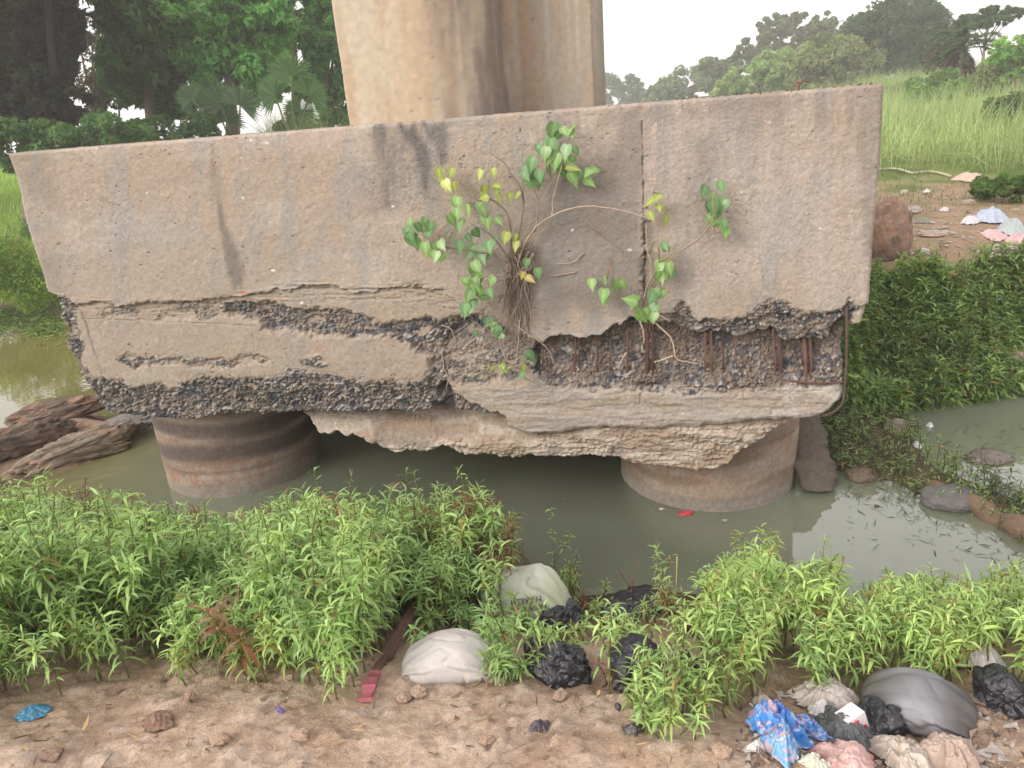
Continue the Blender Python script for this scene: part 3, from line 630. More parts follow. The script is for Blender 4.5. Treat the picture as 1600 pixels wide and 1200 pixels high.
def fR(p, px, py):
    h = clampH(p, hv(p)*(RNG.uniform(.2, .6) if py > 980 else RNG.uniform(.38, .9)), px, 60)
    if py > 1050: h = min(h, RNG.uniform(.15, .3))
    if h < .1: return
    if px > 1470 and py < 1060 and RNG.random() < .45: return
    pal = PALY if RNG.random() < .6 else PAL
    weed(beds['R'][0], beds['R'][1], p, h, int(20+38*h), RNG.uniform(.06, .10) if h > .3 else .06, pal)
place(7200, W3, fR)
def fP(p, px, py): weed(beds['P'][0], beds['P'][1], p, RNG.uniform(.08, .2), 12, .055, PAL if RNG.random() < .7 else PALY)
place(6000, W4, fP, 1.2, 2.2)
labs = {'L': 'dense bright green lance-leaved weeds at the far left of the near bank', 'M': 'tall bright green weeds between the bare earth and the left pile, around the plank and pale sacks',
        'C': 'sparse green and reddish-brown weeds growing among the black plastic bags', 'R': 'yellow-green weeds on the near bank behind the heap of litter at the right', 'P': 'low green weed patch on bare earth left of the blue bag'}
for k_, (a, s) in beds.items():
    if not a.V: continue
    a.V += s.V; a.C += s.C; a.Q += [q+a.n for q in s.Q]; a.T += [q+a.n for q in s.T]
    o = a.build('weeds', M_leaf); tag(o, labs[k_], 'weeds', None, 'stuff')
# plants that stand clear of the beds
def single(px, py, ytop, label, pal=PAL, nl=26, L=.08, group=None):
    p = gnd(px, py); p[2] -= .01; h = .2
    for hh in np.linspace(.1, 1.4, 80):
        if proj((p+np.array([0, 0, hh]))[None])[1][0] > ytop: h = hh
    A = Acc(); Sx = Acc(); weed(A, Sx, p, h, nl, L, pal, (RNG.uniform(0, 6), .08)); t = thing('weed_plant', label, 'plant', group, tuple(p))
    A.build('leaves', M_leaf, t); Sx.build('stem', M_stem, t); keep(t)
single(520, 900, 736, 'tall slender green weed standing above the others in front of the left pile')
single(742, 900, 716, 'tallest green weed, its top against the dark gap under the pile cap', nl=34)
single(1180, 960, 826, 'tallest yellow-green weed below the right pile', PALY, 34)
single(1284, 960, 848, 'pointed yellow-green weed with its top against the pale water', PALY, 32)
single(1032, 960, 850, 'thin green weed rising from the black bags toward the water', PAL, 18, .06)
single(868, 900, 800, 'slender green weed at the right end of the tall weeds by the dark water', PAL, 18, .06)
p = gnd(1052, 965); A = Acc(); q1 = at(1058, 870, np.hypot(p[0], p[1])); tube(A, spline([p, (p+q1)/2+[.004, 0, 0], q1], 8), .003, (.45, .36, .13), 5); tag(A.build('dry_stalk', M_stem), 'bare yellow dry stalk standing upright above the black bags', 'stalk')
p = gnd(980, 960); A = Acc(); Sx = Acc(); weed(A, Sx, p, .28, 12, .03, dict(a=(.2, .1, .07), b=(.3, .16, .1), stem=(.28, .13, .08))); t = thing('dry_weed', 'reddish-brown dried weed at the waterline above the black bags', 'plant', None, tuple(p)); A.build('leaves', M_leaf, t); Sx.build('stem', M_stem, t); keep(t)

# ------------------------------------------------------------------ peepal saplings rooted in the pier face
def wallpt(x, y, o): return fp(x, y, .85+o)
RC = np.array([.24, .185, .145])
def stemacc(A, pts, o0, o1, r0, r1, col=RC, n=26):
    p = [wallpt(x, y, o0+(o1-o0)*i/(len(pts)-1)) for i, (x, y) in enumerate(pts)]
    P = spline(p, n)+RNG.normal(0, .0012, (n, 3)); tube(A, P, np.linspace(r0, r1, n), col, 6)
HT = np.array([0, .05, .16, .32, .50, .68, .82, .92, 1.0]); HW = np.array([.42, .78, 1.0, .97, .74, .42, .18, .07, .02])
def peepal_leaf(A, SA, c, size, tone, face=None):
    """heart-shaped leaf with a drip tip, hanging from its stalk"""
    L = size*1.0; Wd = size*.36
    nrm = N_*1.0+RNG.normal(0, .42, 3)+np.array([0, 0, .35]); nrm /= np.linalg.norm(nrm)
    dn_ = np.array([0, 0, -1.0])+RNG.normal(0, .38, 3); dn_ -= nrm*(dn_@nrm); dn_ /= np.linalg.norm(dn_)
    sd_ = np.cross(nrm, dn_); curl = RNG.uniform(.05, .3)*L; cup = RNG.uniform(.05, .3)
    top = np.asarray(c)-dn_*L*.42; V = []
    for t, w_ in zip(HT, HW):
        m = top+dn_*L*t-nrm*curl*t*t; off = -.10*L*max(0, 1-t*9)
        for s_ in (-1, -.5, 0, .5, 1):
            V.append(m+sd_*Wd*w_*s_+nrm*cup*Wd*w_*abs(s_)+dn_*off*abs(s_))
    k = len(HT); q = gridfaces(k, 5); cols = np.array(tone)*RNG.uniform(.8, 1.2); CV = np.tile(cols, (k*5, 1)); CV[2::5] *= 1.45
    A.add(V, None, q, CV)
    tube(A, [top, top-dn_*L*.22-N_*.01, top-dn_*L*.4-N_*.03], .0014, (.25, .22, .08), 4, False)
G1 = (.13, .24, .10); G2 = (.21, .34, .12); G3 = (.34, .40, .12); G4 = (.38, .32, .11)
pA = thing('peepal_sapling', 'larger sapling of heart-shaped leaves with a hanging root bundle, middle of the cap face', 'sapling', loc=tuple(wallpt(815, 480, 0)))
A = Acc()
for i in range(62):
    x0_ = RNG.uniform(792, 836); y0_ = 375+RNG.uniform(0, 40)+abs(x0_-815)*.3; k = RNG.random()
    x1_ = RNG.uniform(775, 800) if k < .5 else RNG.uniform(795, 832); y1_ = RNG.uniform(440, 560); mid = (x0_+x1_)/2+RNG.normal(0, 9)
    ym = (y0_+y1_)/2; o = RNG.uniform(.01, .10)
    stemacc(A, [(x0_, y0_), ((x0_+mid)/2+RNG.normal(0, 4), (y0_+ym)/2), (mid, ym), ((x1_+mid)/2+RNG.normal(0, 4), (y1_+ym)/2), (x1_, y1_)], o, max(.0, o-.06), RNG.uniform(.0025, .006), .0015, RC*RNG.uniform(.6, 1.35), 18)
A.build('root_bundle', M_bark, pA)
A = Acc()
for pts in ([(800, 505), (830, 525), (855, 545), (868, 575)], [(690, 508), (705, 515), (712, 540)], [(690, 550), (693, 575), (685, 600)], [(693, 575), (700, 590), (697, 608)], [(900, 425), (870, 430), (850, 428)], [(912, 395), (895, 410), (870, 412)], [(775, 505), (785, 550), (798, 570)], [(812, 500), (808, 550), (806, 575)]):
    A = Acc(); stemacc(A, pts, .012, .02, .004, .002, RC*1.4); A.build('aerial_root', M_bark, pA)
A = Acc(); SL = Acc()
BR = [([(808, 415), (818, 385), (830, 364), (848, 346), (880, 330), (915, 322), (950, 325), (990, 333), (1010, 342)], .05, .16, .0065, .0035, RC*1.25+.02),
      ([(862, 340), (866, 305), (874, 275), (880, 245)], .08, .2, .006, .003, RC*1.5), ([(836, 362), (840, 325), (834, 290), (832, 262)], .06, .18, .005, .003, RC*1.3),
      ([(806, 400), (813, 350), (818, 312), (812, 290), (800, 275), (788, 255), (762, 237)], .05, .15, .008, .003, RC), ([(818, 312), (817, 270), (816, 235)], .09, .12, .004, .002, RC),
      ([(798, 400), (797, 350), (786, 325), (765, 310), (740, 297), (714, 284)], .05, .2, .007, .003, RC), ([(763, 308), (764, 280)], .12, .14, .003, .002, RC),
      ([(795, 405), (778, 380), (760, 362), (733, 349)], .06, .2, .006, .003, RC), ([(798, 410), (770, 396), (740, 392), (700, 386), (675, 376), (656, 364)], .06, .24, .008, .003, RC),
      ([(800, 435), (780, 430), (755, 432), (742, 445)], .05, .14, .004, .003, RC*1.3), ([(818, 430), (828, 420), (838, 424)], .05, .08, .003, .002, RC),
      ([(722, 546), (742, 528), (757, 512), (768, 506)], .02, .08, .004, .003, RC*1.5), ([(762, 572), (790, 574), (812, 570), (822, 560)], .03, .09, .003, .002, RC*1.4), ([(915, 350), (945, 372), (975, 395)], .04, .06, .003, .002, RC*.6)]
for pts, o0, o1, r0, r1, c_ in BR: A = Acc(); stemacc(A, pts, o0, o1, r0, r1, c_); A.build('stem', M_bark, pA)
LA = Acc()
cl = [(G1, 27, [(870, 213), (868, 240), (884, 238), (893, 250), (845, 238), (858, 258), (878, 262), (830, 258), (828, 268), (843, 276), (834, 284), (900, 236), (862, 228), (822, 276)]),
      (G2, 26, [(882, 205), (893, 203), (890, 256), (852, 240), (918, 270), (905, 275), (928, 266), (921, 284), (876, 248), (897, 280)]), (G3, 22, [(687, 272), (704, 270), (695, 291), (690, 280), (750, 273), (771, 270), (757, 297), (777, 291), (781, 312), (797, 308), (896, 262), (790, 372), (806, 371), (806, 385)]),
      (G2, 26, [(715, 318), (731, 331), (707, 345), (756, 330), (762, 350), (755, 345), (640, 352), (690, 383), (716, 322), (722, 346)]), (G1, 27, [(720, 355), (704, 372), (655, 356), (661, 358), (645, 376), (718, 386), (733, 372), (745, 365), (735, 394), (752, 400), (764, 386), (774, 376), (672, 357)]),
      (G2, 22, [(681, 401), (675, 398), (690, 404), (640, 368), (652, 382)]), (G2, 29, [(742, 425), (736, 446), (748, 458), (727, 442), (768, 440), (733, 462), (745, 438)]), (G1, 28, [(737, 478), (755, 464)]), (G4, 22, [(829, 436)]), (G1, 20, [(841, 428), (822, 412)]),
      (G1, 22, [(761, 505), (743, 522), (780, 522), (776, 518)]), (G2, 21, [(770, 510)]), (G3, 20, [(768, 577), (787, 576), (818, 575)]), (G1, 23, [(815, 586), (820, 562)]), (G2, 18, [(788, 572), (795, 580)])]
for tone, sz, pts in cl:
    for x, y in pts+[(x+RNG.normal(0, 7), y+RNG.normal(0, 7)) for x, y in pts if RNG.random() < .45]: peepal_leaf(LA, SL, wallpt(x, y, RNG.uniform(.08, .22) if y < 490 else .06), sz*RNG.uniform(.6, 1.15)/1155*4.0, tone)
LA.build('leaves', M_peepal, pA); keep(pA)
pB = thing('peepal_sapling', 'smaller peepal sapling growing from the crack near the right end of the cap', 'sapling', loc=tuple(wallpt(1008, 488, 0)))
A = Acc(); SL = Acc()
for pts, o0, o1, r0, r1, c_ in [([(1004, 485), (1008, 458), (1020, 432), (1036, 406), (1070, 388), (1095, 370), (1112, 348), (1116, 322), (1115, 300)], .03, .2, .007, .003, RC*1.1), ([(1006, 470), (1025, 432), (1030, 405), (1029, 385)], .04, .12, .005, .003, RC),
      ([(1036, 356), (1060, 352), (1085, 353), (1105, 346)], .1, .14, .0018, .0012, RC*1.2), ([(1010, 350), (1012, 390), (1018, 420), (1012, 470)], .02, .03, .006, .005, RC*1.2), ([(948, 436), (952, 415), (950, 400)], .03, .02, .004, .003, (.25, .14, .09))]: A = Acc(); stemacc(A, pts, o0, o1, r0, r1, c_); A.build('stem', M_bark, pB)
for pts in ([(1010, 495), (1030, 510), (1048, 528), (1053, 545), (1056, 560), (1075, 566), (1092, 568)], [(1022, 488), (1035, 495), (1048, 503)], [(1000, 500), (1005, 520), (1006, 535)], [(1052, 556), (1035, 562), (1022, 566)], [(978, 552), (972, 562), (965, 577)]): A = Acc(); stemacc(A, pts, .03, .03, .0055, .0028, (.42, .33, .25)); A.build('exposed_root', M_bark, pB)
LA = Acc()
for tone, sz, pts in [(G1, 25, [(1100, 300), (1127, 292), (1108, 323), (1126, 322), (1118, 338), (1132, 352), (1020, 384), (1042, 388), (1048, 430), (1018, 466), (1024, 482)]), (G2, 24, [(1117, 312), (1120, 350), (1112, 345), (1032, 413), (1035, 432), (1046, 420), (1030, 420), (925, 444), (945, 440), (943, 461), (963, 447), (1022, 496), (1025, 460)]), (G3, 20, [(1015, 316), (1018, 338), (1038, 331), (1040, 345), (1030, 322), (1040, 410)]), (G2, 32, [(1003, 490), (1014, 492), (990, 472)])]:
    for x, y in pts+[(x+RNG.normal(0, 6), y+RNG.normal(0, 6)) for x, y in pts if RNG.random() < .4]: peepal_leaf(LA, SL, wallpt(x, y, RNG.uniform(.06, .16)), sz*RNG.uniform(.65, 1.12)/1155*3.9, tone)
LA.build('leaves', M_peepal, pB); keep(pB)
# litter of rust and soil on the cap's top edge
A = Acc()
for i in range(170):
    x = RNG.choice([RNG.uniform(1050, 1380), RNG.uniform(330, 470)], p=[.8, .2]); P = fp(x, il(x, [(10, 240), (1381, 130.5)])-1.0, .85)-N_*RNG.uniform(.01, .14); P[2] = 2.472+RNG.uniform(-.01, .004)
    s_ = RNG.uniform(.003, .010); a = RNG.uniform(0, 6, 3); A.add([P+s_*np.array([cos(a[0]), sin(a[0]), .2]), P+s_*np.array([cos(a[1]+2), sin(a[1]+2), -.2]), P+s_*np.array([cos(a[2]+4), sin(a[2]+4), .6]), P+np.array([0, 0, s_])], [(0, 1, 2), (0, 1, 3), (1, 2, 3), (2, 0, 3)], None, np.array([.20, .09, .06])*RNG.uniform(.5, 1.4))
tag(A.build('leaf_litter', M_bark), 'thin line of reddish leaf litter along the top edge of the pile cap', 'leaf litter', None, 'stuff')
p0_ = fp(1250, 141, .8); A = Acc()
tube(A, [p0_+[0, 0, -.02], p0_+[-.01, 0, .02], p0_+[.005, 0, .035]], .004, (.2, .08, .05), 5); lance(A, np.array([p0_+[0, 0, .03]]*4), np.array([0, 1.7, 3.1, 4.]), np.array([.6, .9, .5, .2]), np.full(4, .05), np.full(4, .02), np.full(4, 1.2), np.tile([.22, .09, .055], (4, 1)))
tag(A.build('dry_sprig', M_bark), 'small curled reddish dry sprig standing on the top edge of the cap', 'dry leaf')

# ------------------------------------------------------------------ blobs: bags, sacks, stones
def blob(name, c, r, seed, mat, col, parent=None, crumple=.18, fold=.12, freq=3.0, rot=0.0, tilt=0.0, flat=.45, nu=110, nv=70, colfn=None, pinch=0, stretch=None):
    th = np.linspace(0, 2*pi, nu, endpoint=False)[None, :]; ph = np.linspace(.02, pi-.02, nv)[:, None]
    x = np.sin(ph)*np.cos(th); y = np.sin(ph)*np.sin(th); z = np.cos(ph)+0*th
    sx_ = seed*.37
    a1 = fbm3(x*1.4+sx_, y*1.4, z*1.4, 3, seed)-.5
    wa = fbm3(x*1.2, y*1.2+sx_, z*1.2, 3, seed+5)*1.6; wb = fbm3(x*1.2+9, y*1.2, z*1.2+sx_, 3, seed+6)*1.6
    rid = np.abs(fbm3((x+wa)*freq, (y+wb)*freq, z*freq, 3, seed+9, .5)-.5)*2
    rid2 = np.abs(fbm3((x+wb)*freq*2.3, (y-wa)*freq*2.3, (z+wa)*freq*2.3, 2, seed+13)-.5)*2
    k = 1+crumple*2*a1+fold*(np.minimum(rid, .35)*2.2-.4)-fold*.3*(1-rid2)**5
    if pinch: k = k*(1-.55*np.exp(-((x-1)**2+y*y+z*z)/.10)*pinch)+.9*pinch*np.exp(-((x-1)**2+y*y+z*z)/.012)
    V = np.stack([x*k*r[0], y*k*r[1], z*k*r[2]], -1); V[..., 2] = np.maximum(V[..., 2], -r[2]*flat+.02*r[2]*a1)
    if tilt:
        Vx = V[..., 0]*cos(tilt)+V[..., 2]*sin(tilt); Vz = -V[..., 0]*sin(tilt)+V[..., 2]*cos(tilt); V[..., 0] = Vx; V[..., 2] = Vz
    Vr = V.copy(); Vr[..., 0] = V[..., 0]*cos(rot)-V[..., 1]*sin(rot); Vr[..., 1] = V[..., 0]*sin(rot)+V[..., 1]*cos(rot)
    W = Vr.reshape(-1, 3)+np.asarray(c)
    n = fbm(x*6+z*3+seed, y*6-z*4, 4, seed+21)
    cv = np.array(col)[None, None, :]*(.85+.3*n)[..., None]
    if colfn is not None: cv = colfn(x, y, z, n, cv)
    f = [gridfaces(nv, nu, True)[:, ::-1]]; W = np.vstack([W, W[:nu].mean(0), W[(nv-1)*nu:nv*nu].mean(0)]); b = nu*nv
    i = np.arange(nu); f.append(np.stack([np.full(nu, b), i, (i+1) % nu], -1)); f.append(np.stack([np.full(nu, b+1), (nv-1)*nu+(i+1) % nu, (nv-1)*nu+i], -1))
    cv = cv.reshape(-1, 3); cv = np.vstack([cv, cv[0], cv[-1]])
    return mk(name, W, f, mat, parent, cv)
def sheet(name, c, r, h, seed, mat, col, rot=0.0, colfn=None, nu=110, nr=44, freq=2.2):
    """crumpled film or cloth draped on the ground: ragged outline, sharp folds, hollow bulges"""
    a = np.linspace(0, 2*pi, nu, endpoint=False)[None, :]; q = np.linspace(0, 1, nr)[:, None]
    R_ = 1+.75*(fbm(np.cos(a)*2.1+seed, np.sin(a)*2.1, 4, seed, .6)-.5)*2*.6+.10*(vn(a*9, a*0, seed)-.5)
    x = q*R_*np.cos(a); y = q*R_*np.sin(a); sx_ = seed*1.7
    wa = fbm(x*1.3+sx_, y*1.3, 3, seed+1); wb = fbm(x*1.3, y*1.3+sx_, 3, seed+2)
    f1_ = 1-np.abs(fbm((x+wa*1.5)*freq+sx_, (y+wb*1.5)*freq, 3, seed+3, .45)-.5)*4
    f2_ = 1-np.abs(fbm((x-wb)*freq*2.2, (y+wa)*freq*2.2+sx_, 3, seed+4, .5)-.5)*4
    bul = (1-q**2.4)*(.45+.9*fbm(x*1.1+sx_, y*1.1, 2, seed+7))
    z = h*(bul+.34*np.maximum(f1_, -.3)*(1-.3*q)+.16*np.maximum(f2_, -.4))*(1-.55*q**4)+.06*h
    X_ = (x+.10*(wa-.5)*q)*r[0]; Y_ = (y+.10*(wb-.5)*q)*r[1]
    XX = X_*cos(rot)-Y_*sin(rot)+c[0]; YY = X_*sin(rot)+Y_*cos(rot)+c[1]
    Zg_ = np.maximum(gz(XX.ravel(), YY.ravel()).reshape(XX.shape), 0)
    V = np.stack([XX, YY, Zg_*.75+c[2]*.25+np.maximum(z, .002)], -1); n = fbm(x*5+sx_, y*5, 4, seed+21)
    cv = np.array(col)[None, None, :]*(.85+.3*n)[..., None]
    if colfn is not None: cv = colfn(x, y, bul, n, cv)
    return mk(name, V.reshape(-1, 3), [gridfaces(nr, nu, True)], mat, None, cv.reshape(-1, 3))
def pxm(P): return np.linalg.norm(P-EYE)/1155.*1.0       # metres per photo pixel at P (near the axis)
SHEETS = ('printed_bag', 'paper_bag', 'wrapper', 'plastic_sheet', 'plastic_scrap', 'crumpled_cloth', 'rag', 'cloth_heap', 'plastic_litter', 'litter_bag')
def bag(px, py, wpx, hpx, label, col, mat, seed, cat='plastic bag', name='plastic_bag', lift=.0, depth=.8, **k):
    """px,py = where the lower middle of the thing meets the ground"""
    g = gnd(px, py); s = pxm(g); rx = wpx*s/2; rz = hpx*s*.62
    if name in SHEETS:
        hh = min(hpx*s*.55, rx*1.1); o = sheet(name, g+np.array([0, rx*.75, 0]), (rx, max(rx*.75, hpx*s*.55)), hh, seed, mat, col, k.get('rot', seed*.7), k.get('colfn'), freq=1.5+(seed % 3)*.4); return tag(o, label, cat)
    c = g+np.array([0, rx*depth*.55, rz*.40+lift])
    o = blob(name, c, (rx, rx*depth, rz), seed, mat, col, **k); tag(o, label, cat); return o
def sack(name, label, cat, px, py, Lp, Wp, Hp, yaw, seed, mat, col, colfn=None, wr=.16, dent=.16, lift=0.0, tilt=0.0):
    """a filled sack lying down: flat sewn ends, gathered wrinkles near them, sagging dents"""
    g = gnd(px, py); s_ = pxm(g); L = Lp*s_; W = Wp*s_; Hh = Hp*s_; n1_, n2_ = 150, 130
    t = np.linspace(0, 1, n1_)[:, None]; a = np.linspace(0, 2*pi, n2_, endpoint=False)[None, :]
    e = np.minimum(t, 1-t); rz = np.clip(1-(1-np.clip(e/.42, 0, 1))**2.3, 0, 1)**.5; ry = .62+.38*np.clip(e/.30, 0, 1)**.7
    rz = np.maximum(rz, .05)*(1+.14*np.sin(2.3*pi*t+seed))
    endw = np.exp(-e/.17); ph_ = fbm(np.cos(a)*1.3+seed, np.sin(a)*1.3, 2, seed)*5
    wrk = wr*endw*np.sin(11*a+ph_+3*t)*(e > .0)*np.clip(e/.05, 0, 1)
    cx = np.cos(a); cz = np.sin(a); k3 = fbm3(t*2.2+seed+0*a, cx*1.1+0*t, cz*1.1+0*t, 3, seed)-.5
    wq = fbm3(t*2+0*a, cx+seed+0*t, cz+0*t, 2, seed+3)
    rg = np.minimum(np.abs(fbm3(t*3.2+wq, cx*1.6+wq+0*t, cz*1.6+0*t, 2, seed+5)-.5)*2, .16)/.16
    k = 1+dent*2*k3*np.clip(e/.1, 0, 1)-.055*(1-rg)*np.clip(e/.08, 0, 1)+wrk
    X_ = (t-.5)*L*(1+.03*np.sin(a*3+seed))+0*a; Y_ = cx*W/2*ry*k; Z_ = np.sign(cz)*np.abs(cz)**.8*Hh/2*rz*k+Hh*.30*rz+Hh*.05
    Zt_ = Z_+X_*tilt
    XX = X_*cos(yaw)-Y_*sin(yaw)+g[0]; YY = X_*sin(yaw)+Y_*cos(yaw)+g[1]+W*.5
    gg = gz(XX.ravel(), YY.ravel()).reshape(XX.shape); gc = gz(np.array([g[0]]), np.array([g[1]+W*.5]))[0]
    ZZ = np.maximum(Zt_+gc+lift, gg-.01)
    n = fbm(t*9+cx*2, cz*3+t*2, 4, seed+21); cv = np.array(col)[None, None, :]*(.86+.28*n)[..., None]
    if colfn is not None: cv = colfn(2*t-1+0*a, cx+0*t, cz+0*t, n, cv)
    V = np.stack([XX, YY, ZZ], -1).reshape(-1, 3); b = len(V); V = np.vstack([V, V[:n2_].mean(0), V[-n2_:].mean(0)]); i = np.arange(n2_); cv = cv.reshape(-1, 3); cv = np.vstack([cv, cv[0], cv[-1]])
    o = mk(name, V, [gridfaces(n1_, n2_, True), np.stack([np.full(n2_, b), (i+1) % n2_, i], -1), np.stack([np.full(n2_, b+1), b-n2_+i, b-n2_+(i+1) % n2_], -1)], mat, None, cv); return tag(o, label, cat)
sackcol = lambda x, y, z, n, cv: mixc(cv, np.array([[[.30, .27, .23]]]), .6*ss(.1, -.5, z)+.35*ss(.5, .7, n))
sk = sack('full_sack', 'pale grey full woven sack lying on the bare earth beside the plank', 'sack', 702, 1068, 150, 88, 62, -.12, 4, M_sack, (.44, .415, .39), sackcol, dent=.14)
gs = at(757, 1056, np.hypot(*gnd(757, 1070)[:2])+.05); blob('open_end', gs, (.05, .04, .045), 6, M_sack, (.20, .17, .11), sk, crumple=.4, fold=.4, freq=2.6)['label'] = 'dark straw-stuffed mouth of the sack'
fc = lambda x, y, z, n, cv: mixc(mixc(cv, np.array([[[.52, .56, .30]]]), .5*ss(.2, .8, x)), np.array([[[.30, .28, .20]]]), .4*ss(.52, .7, n))
fb = sack('printed_sack', 'white and pale green printed sack with upside-down lettering, half buried in weeds', 'sack', 826, 985, 140, 100, 92, -.35, 9, M_sack, (.50, .52, .43), fc, dent=.16, tilt=-.15, lift=.04)
def print_on(target, txt, px, py, size, rot, name, colr, parent):
    cu = bpy.data.curves.new(name, 'FONT'); cu.body = txt; cu.size = 1; cu.align_x = 'CENTER'; cu.align_y = 'CENTER'; cu.resolution_u = 2
    to = bpy.data.objects.new(name, cu); COL.objects.link(to); dg = bpy.context.evaluated_depsgraph_get()
    me = bpy.data.meshes.new_from_object(to.evaluated_get(dg)); bpy.data.objects.remove(to)
    n = len(me.vertices); co = np.zeros(n*3); me.vertices.foreach_get('co', co); co = co.reshape(-1, 3)
    x = px+(co[:, 0]*cos(rot)-co[:, 1]*sin(rot))*size; y = py-(co[:, 0]*sin(rot)+co[:, 1]*cos(rot))*size
    tm = target.data; bv = BVHTree.FromPolygons([v.co for v in tm.vertices], [p.vertices[:] for p in tm.polygons])
    out = []
    for a, b in zip(x, y):
        d = ray(a, b); d = d/np.linalg.norm(d); h = bv.ray_cast(Vector(EYE), Vector(d))
        if h[0] is None: return None
        out.append(np.array(h[0])-d*.004)
    me.vertices.foreach_set('co', np.array(out, np.float32).ravel()); me.materials.clear(); me.materials.append(colr); me.update()
    o = bpy.data.objects.new(name, me); COL.objects.link(o); o.parent = parent; o['label'] = 'black printed letters'; return o
M_ink = colmat('black print', .6, 60, .2, 0)
M_redink = colmat('red print', .6, 60, .2, 0)
for m_, c_ in ((M_ink, (.03, .035, .03, 1)), (M_redink, (.55, .03, .04, 1))):
    b_ = m_.node_tree.nodes['Principled BSDF']
    for l in list(b_.inputs['Base Color'].links): m_.node_tree.links.remove(l)
    b_.inputs['Base Color'].default_value = c_
print_on(fb, 'N FRESH', 822, 938, 13, pi+.16, 'printed_text', M_ink, fb)
print_on(fb, 'GETABLES D', 824, 951, 11, pi+.16, 'printed_text', M_ink, fb)
for i, (px, py, w_, h_, lab) in enumerate([(868, 1000, 54, 52, 'crumpled black plastic bag leaning against the printed sack'), (897, 985, 34, 50, 'small dark grey plastic bag just right of the printed sack'), (838, 1035, 40, 44, 'black plastic bag in shade between the two sacks'),
        (966, 990, 56, 46, 'black plastic bag with a smooth domed top near the waterline'), (882, 1072, 82, 60, 'glossy black plastic bag with deep folds on the bare earth'), (1000, 1076, 100, 62, 'largest crumpled black plastic bag with pale creases, among low weeds'),
        (1080, 1078, 50, 60, 'black plastic bag half under the yellow-green weeds at the right'), (1092, 990, 56, 46, 'dark brown plastic bag under dry stalks by the water'), (1010, 962, 90, 26, 'flat black plastic sheet at the waterline'),
        (1385, 1160, 66, 50, 'black plastic bag crumpled beside the grey sack'), (1578, 1110, 70, 40, 'dark plastic bag under the weeds at the right edge')]):
    bag(px, py, w_, h_, lab, (.018, .018, .022) if i not in (1, 7) else ((.05, .055, .065) if i == 1 else (.07, .03, .02)), M_black, 30+i*7, crumple=.42, fold=.20, freq=1.9, rot=i*.8, flat=.30)
bluec = lambda x, y, z, n, cv: mixc(mixc(mixc(cv, np.array([[[.55, .60, .66]]]), .75*ss(.55, .62, fbm(x*5+z*2, y*5+z*7, 3, 301))), np.array([[[.62, .28, .17]]]), .6*ss(.57, .63, fbm(x*3+z*9, y*3+2, 3, 302))), np.array([[[.04, .06, .30]]]), .8*ss(.58, .64, fbm(x*4+5, y*4+z*4, 3, 303)))
bag(1222, 1160, 66, 84, 'blue printed plastic bag with orange and white pattern, tallest of the blue ones', (.055, .25, .62), M_plas, 71, name='printed_bag', crumple=.3, fold=.25, freq=3.2, colfn=bluec, rot=.4)
bag(1232, 1196, 74, 50, 'blue and grey crumpled plastic bag at the bottom edge, in front of the others', (.12, .30, .52), M_plas, 75, name='printed_bag', crumple=.3, fold=.25, freq=3.2, colfn=bluec, rot=1.4)
bag(1262, 1152, 30, 60, 'narrow strip of blue plastic bag beside the white litter', (.05, .22, .55), M_plas, 77, name='printed_bag', crumple=.3, fold=.3, freq=3, colfn=bluec, rot=1.1)
bag(1308, 1118, 92, 40, 'off-white crumpled paper bag at the top of the litter heap', (.42, .37, .33), M_plas, 81, 'paper bag', 'paper_bag', crumple=.3, fold=.3, freq=4)
bag(1288, 1130, 34, 26, 'small white crumpled wrapper beside the blue bags', (.60, .57, .56), M_plas, 82, 'wrapper', 'wrapper', crumple=.3, fold=.3, freq=4)
bag(1340, 1178, 90, 40, 'dark grey plastic sheet between the red-and-white carton and the grey sack', (.07, .075, .075), M_black, 84, 'plastic sheet', 'plastic_sheet', crumple=.3, fold=.25, flat=.2)
bag(1345, 1218, 96, 34, 'pinkish-red plastic bag at the bottom edge of the litter heap', (.34, .11, .11), M_plas, 86, name='litter_bag', crumple=.25, fold=.15, colfn=lambda x, y, z, n, cv: mixc(cv, np.array([[[.50, .34, .30]]]), ss(.0, .5, z)*.9))
bag(1428, 1212, 84, 50, 'cream crumpled plastic bag at the bottom edge', (.40, .34, .28), M_plas, 88, name='litter_bag', crumple=.25, fold=.2)
bag(1500, 1214, 84, 48, 'peach-coloured crumpled cloth at the bottom edge, in front of the grey sack', (.38, .29, .235), M_sack, 89, 'cloth', 'crumpled_cloth', crumple=.3, fold=.38, freq=2.6)
bag(1198, 1112, 34, 22, 'small pale crumpled wrapper above the blue bag', (.42, .37, .33), M_plas, 92, 'wrapper', 'wrapper', crumple=.3, fold=.3)
bag(1190, 1176, 22, 44, 'translucent white plastic scrap against the left side of the blue bags', (.50, .50, .47), M_plas, 93, 'plastic scrap', 'plastic_scrap', crumple=.35, fold=.35)
bag(1282, 1212, 40, 22, 'scrap of white and yellow speckled plastic at the bottom edge', (.50, .50, .40), M_plas, 94, 'plastic scrap', 'plastic_scrap', crumple=.35, fold=.35)
sack('grey_sack', 'large smooth dusty grey sack beside the litter heap', 'sack', 1470, 1156, 138, 100, 50, -.55, 23, M_sack, (.10, .095, .088), lambda x, y, z, n, cv: mixc(cv, np.array([[[.30, .30, .33]]]), .7*ss(.9, .2, np.hypot(x+.1, z-.5))*(.6+.6*n)), dent=.30, wr=.26)
bag(1101, 1106, 30, 24, 'small red and white wrapper in the low weeds', (.55, .50, .48), M_plas, 98, 'wrapper', 'wrapper', crumple=.3, fold=.3, colfn=lambda x, y, z, n, cv: np.where((z > .1)[..., None], np.array([[[.60, .12, .10]]])*(.7+.6*n)[..., None], cv))
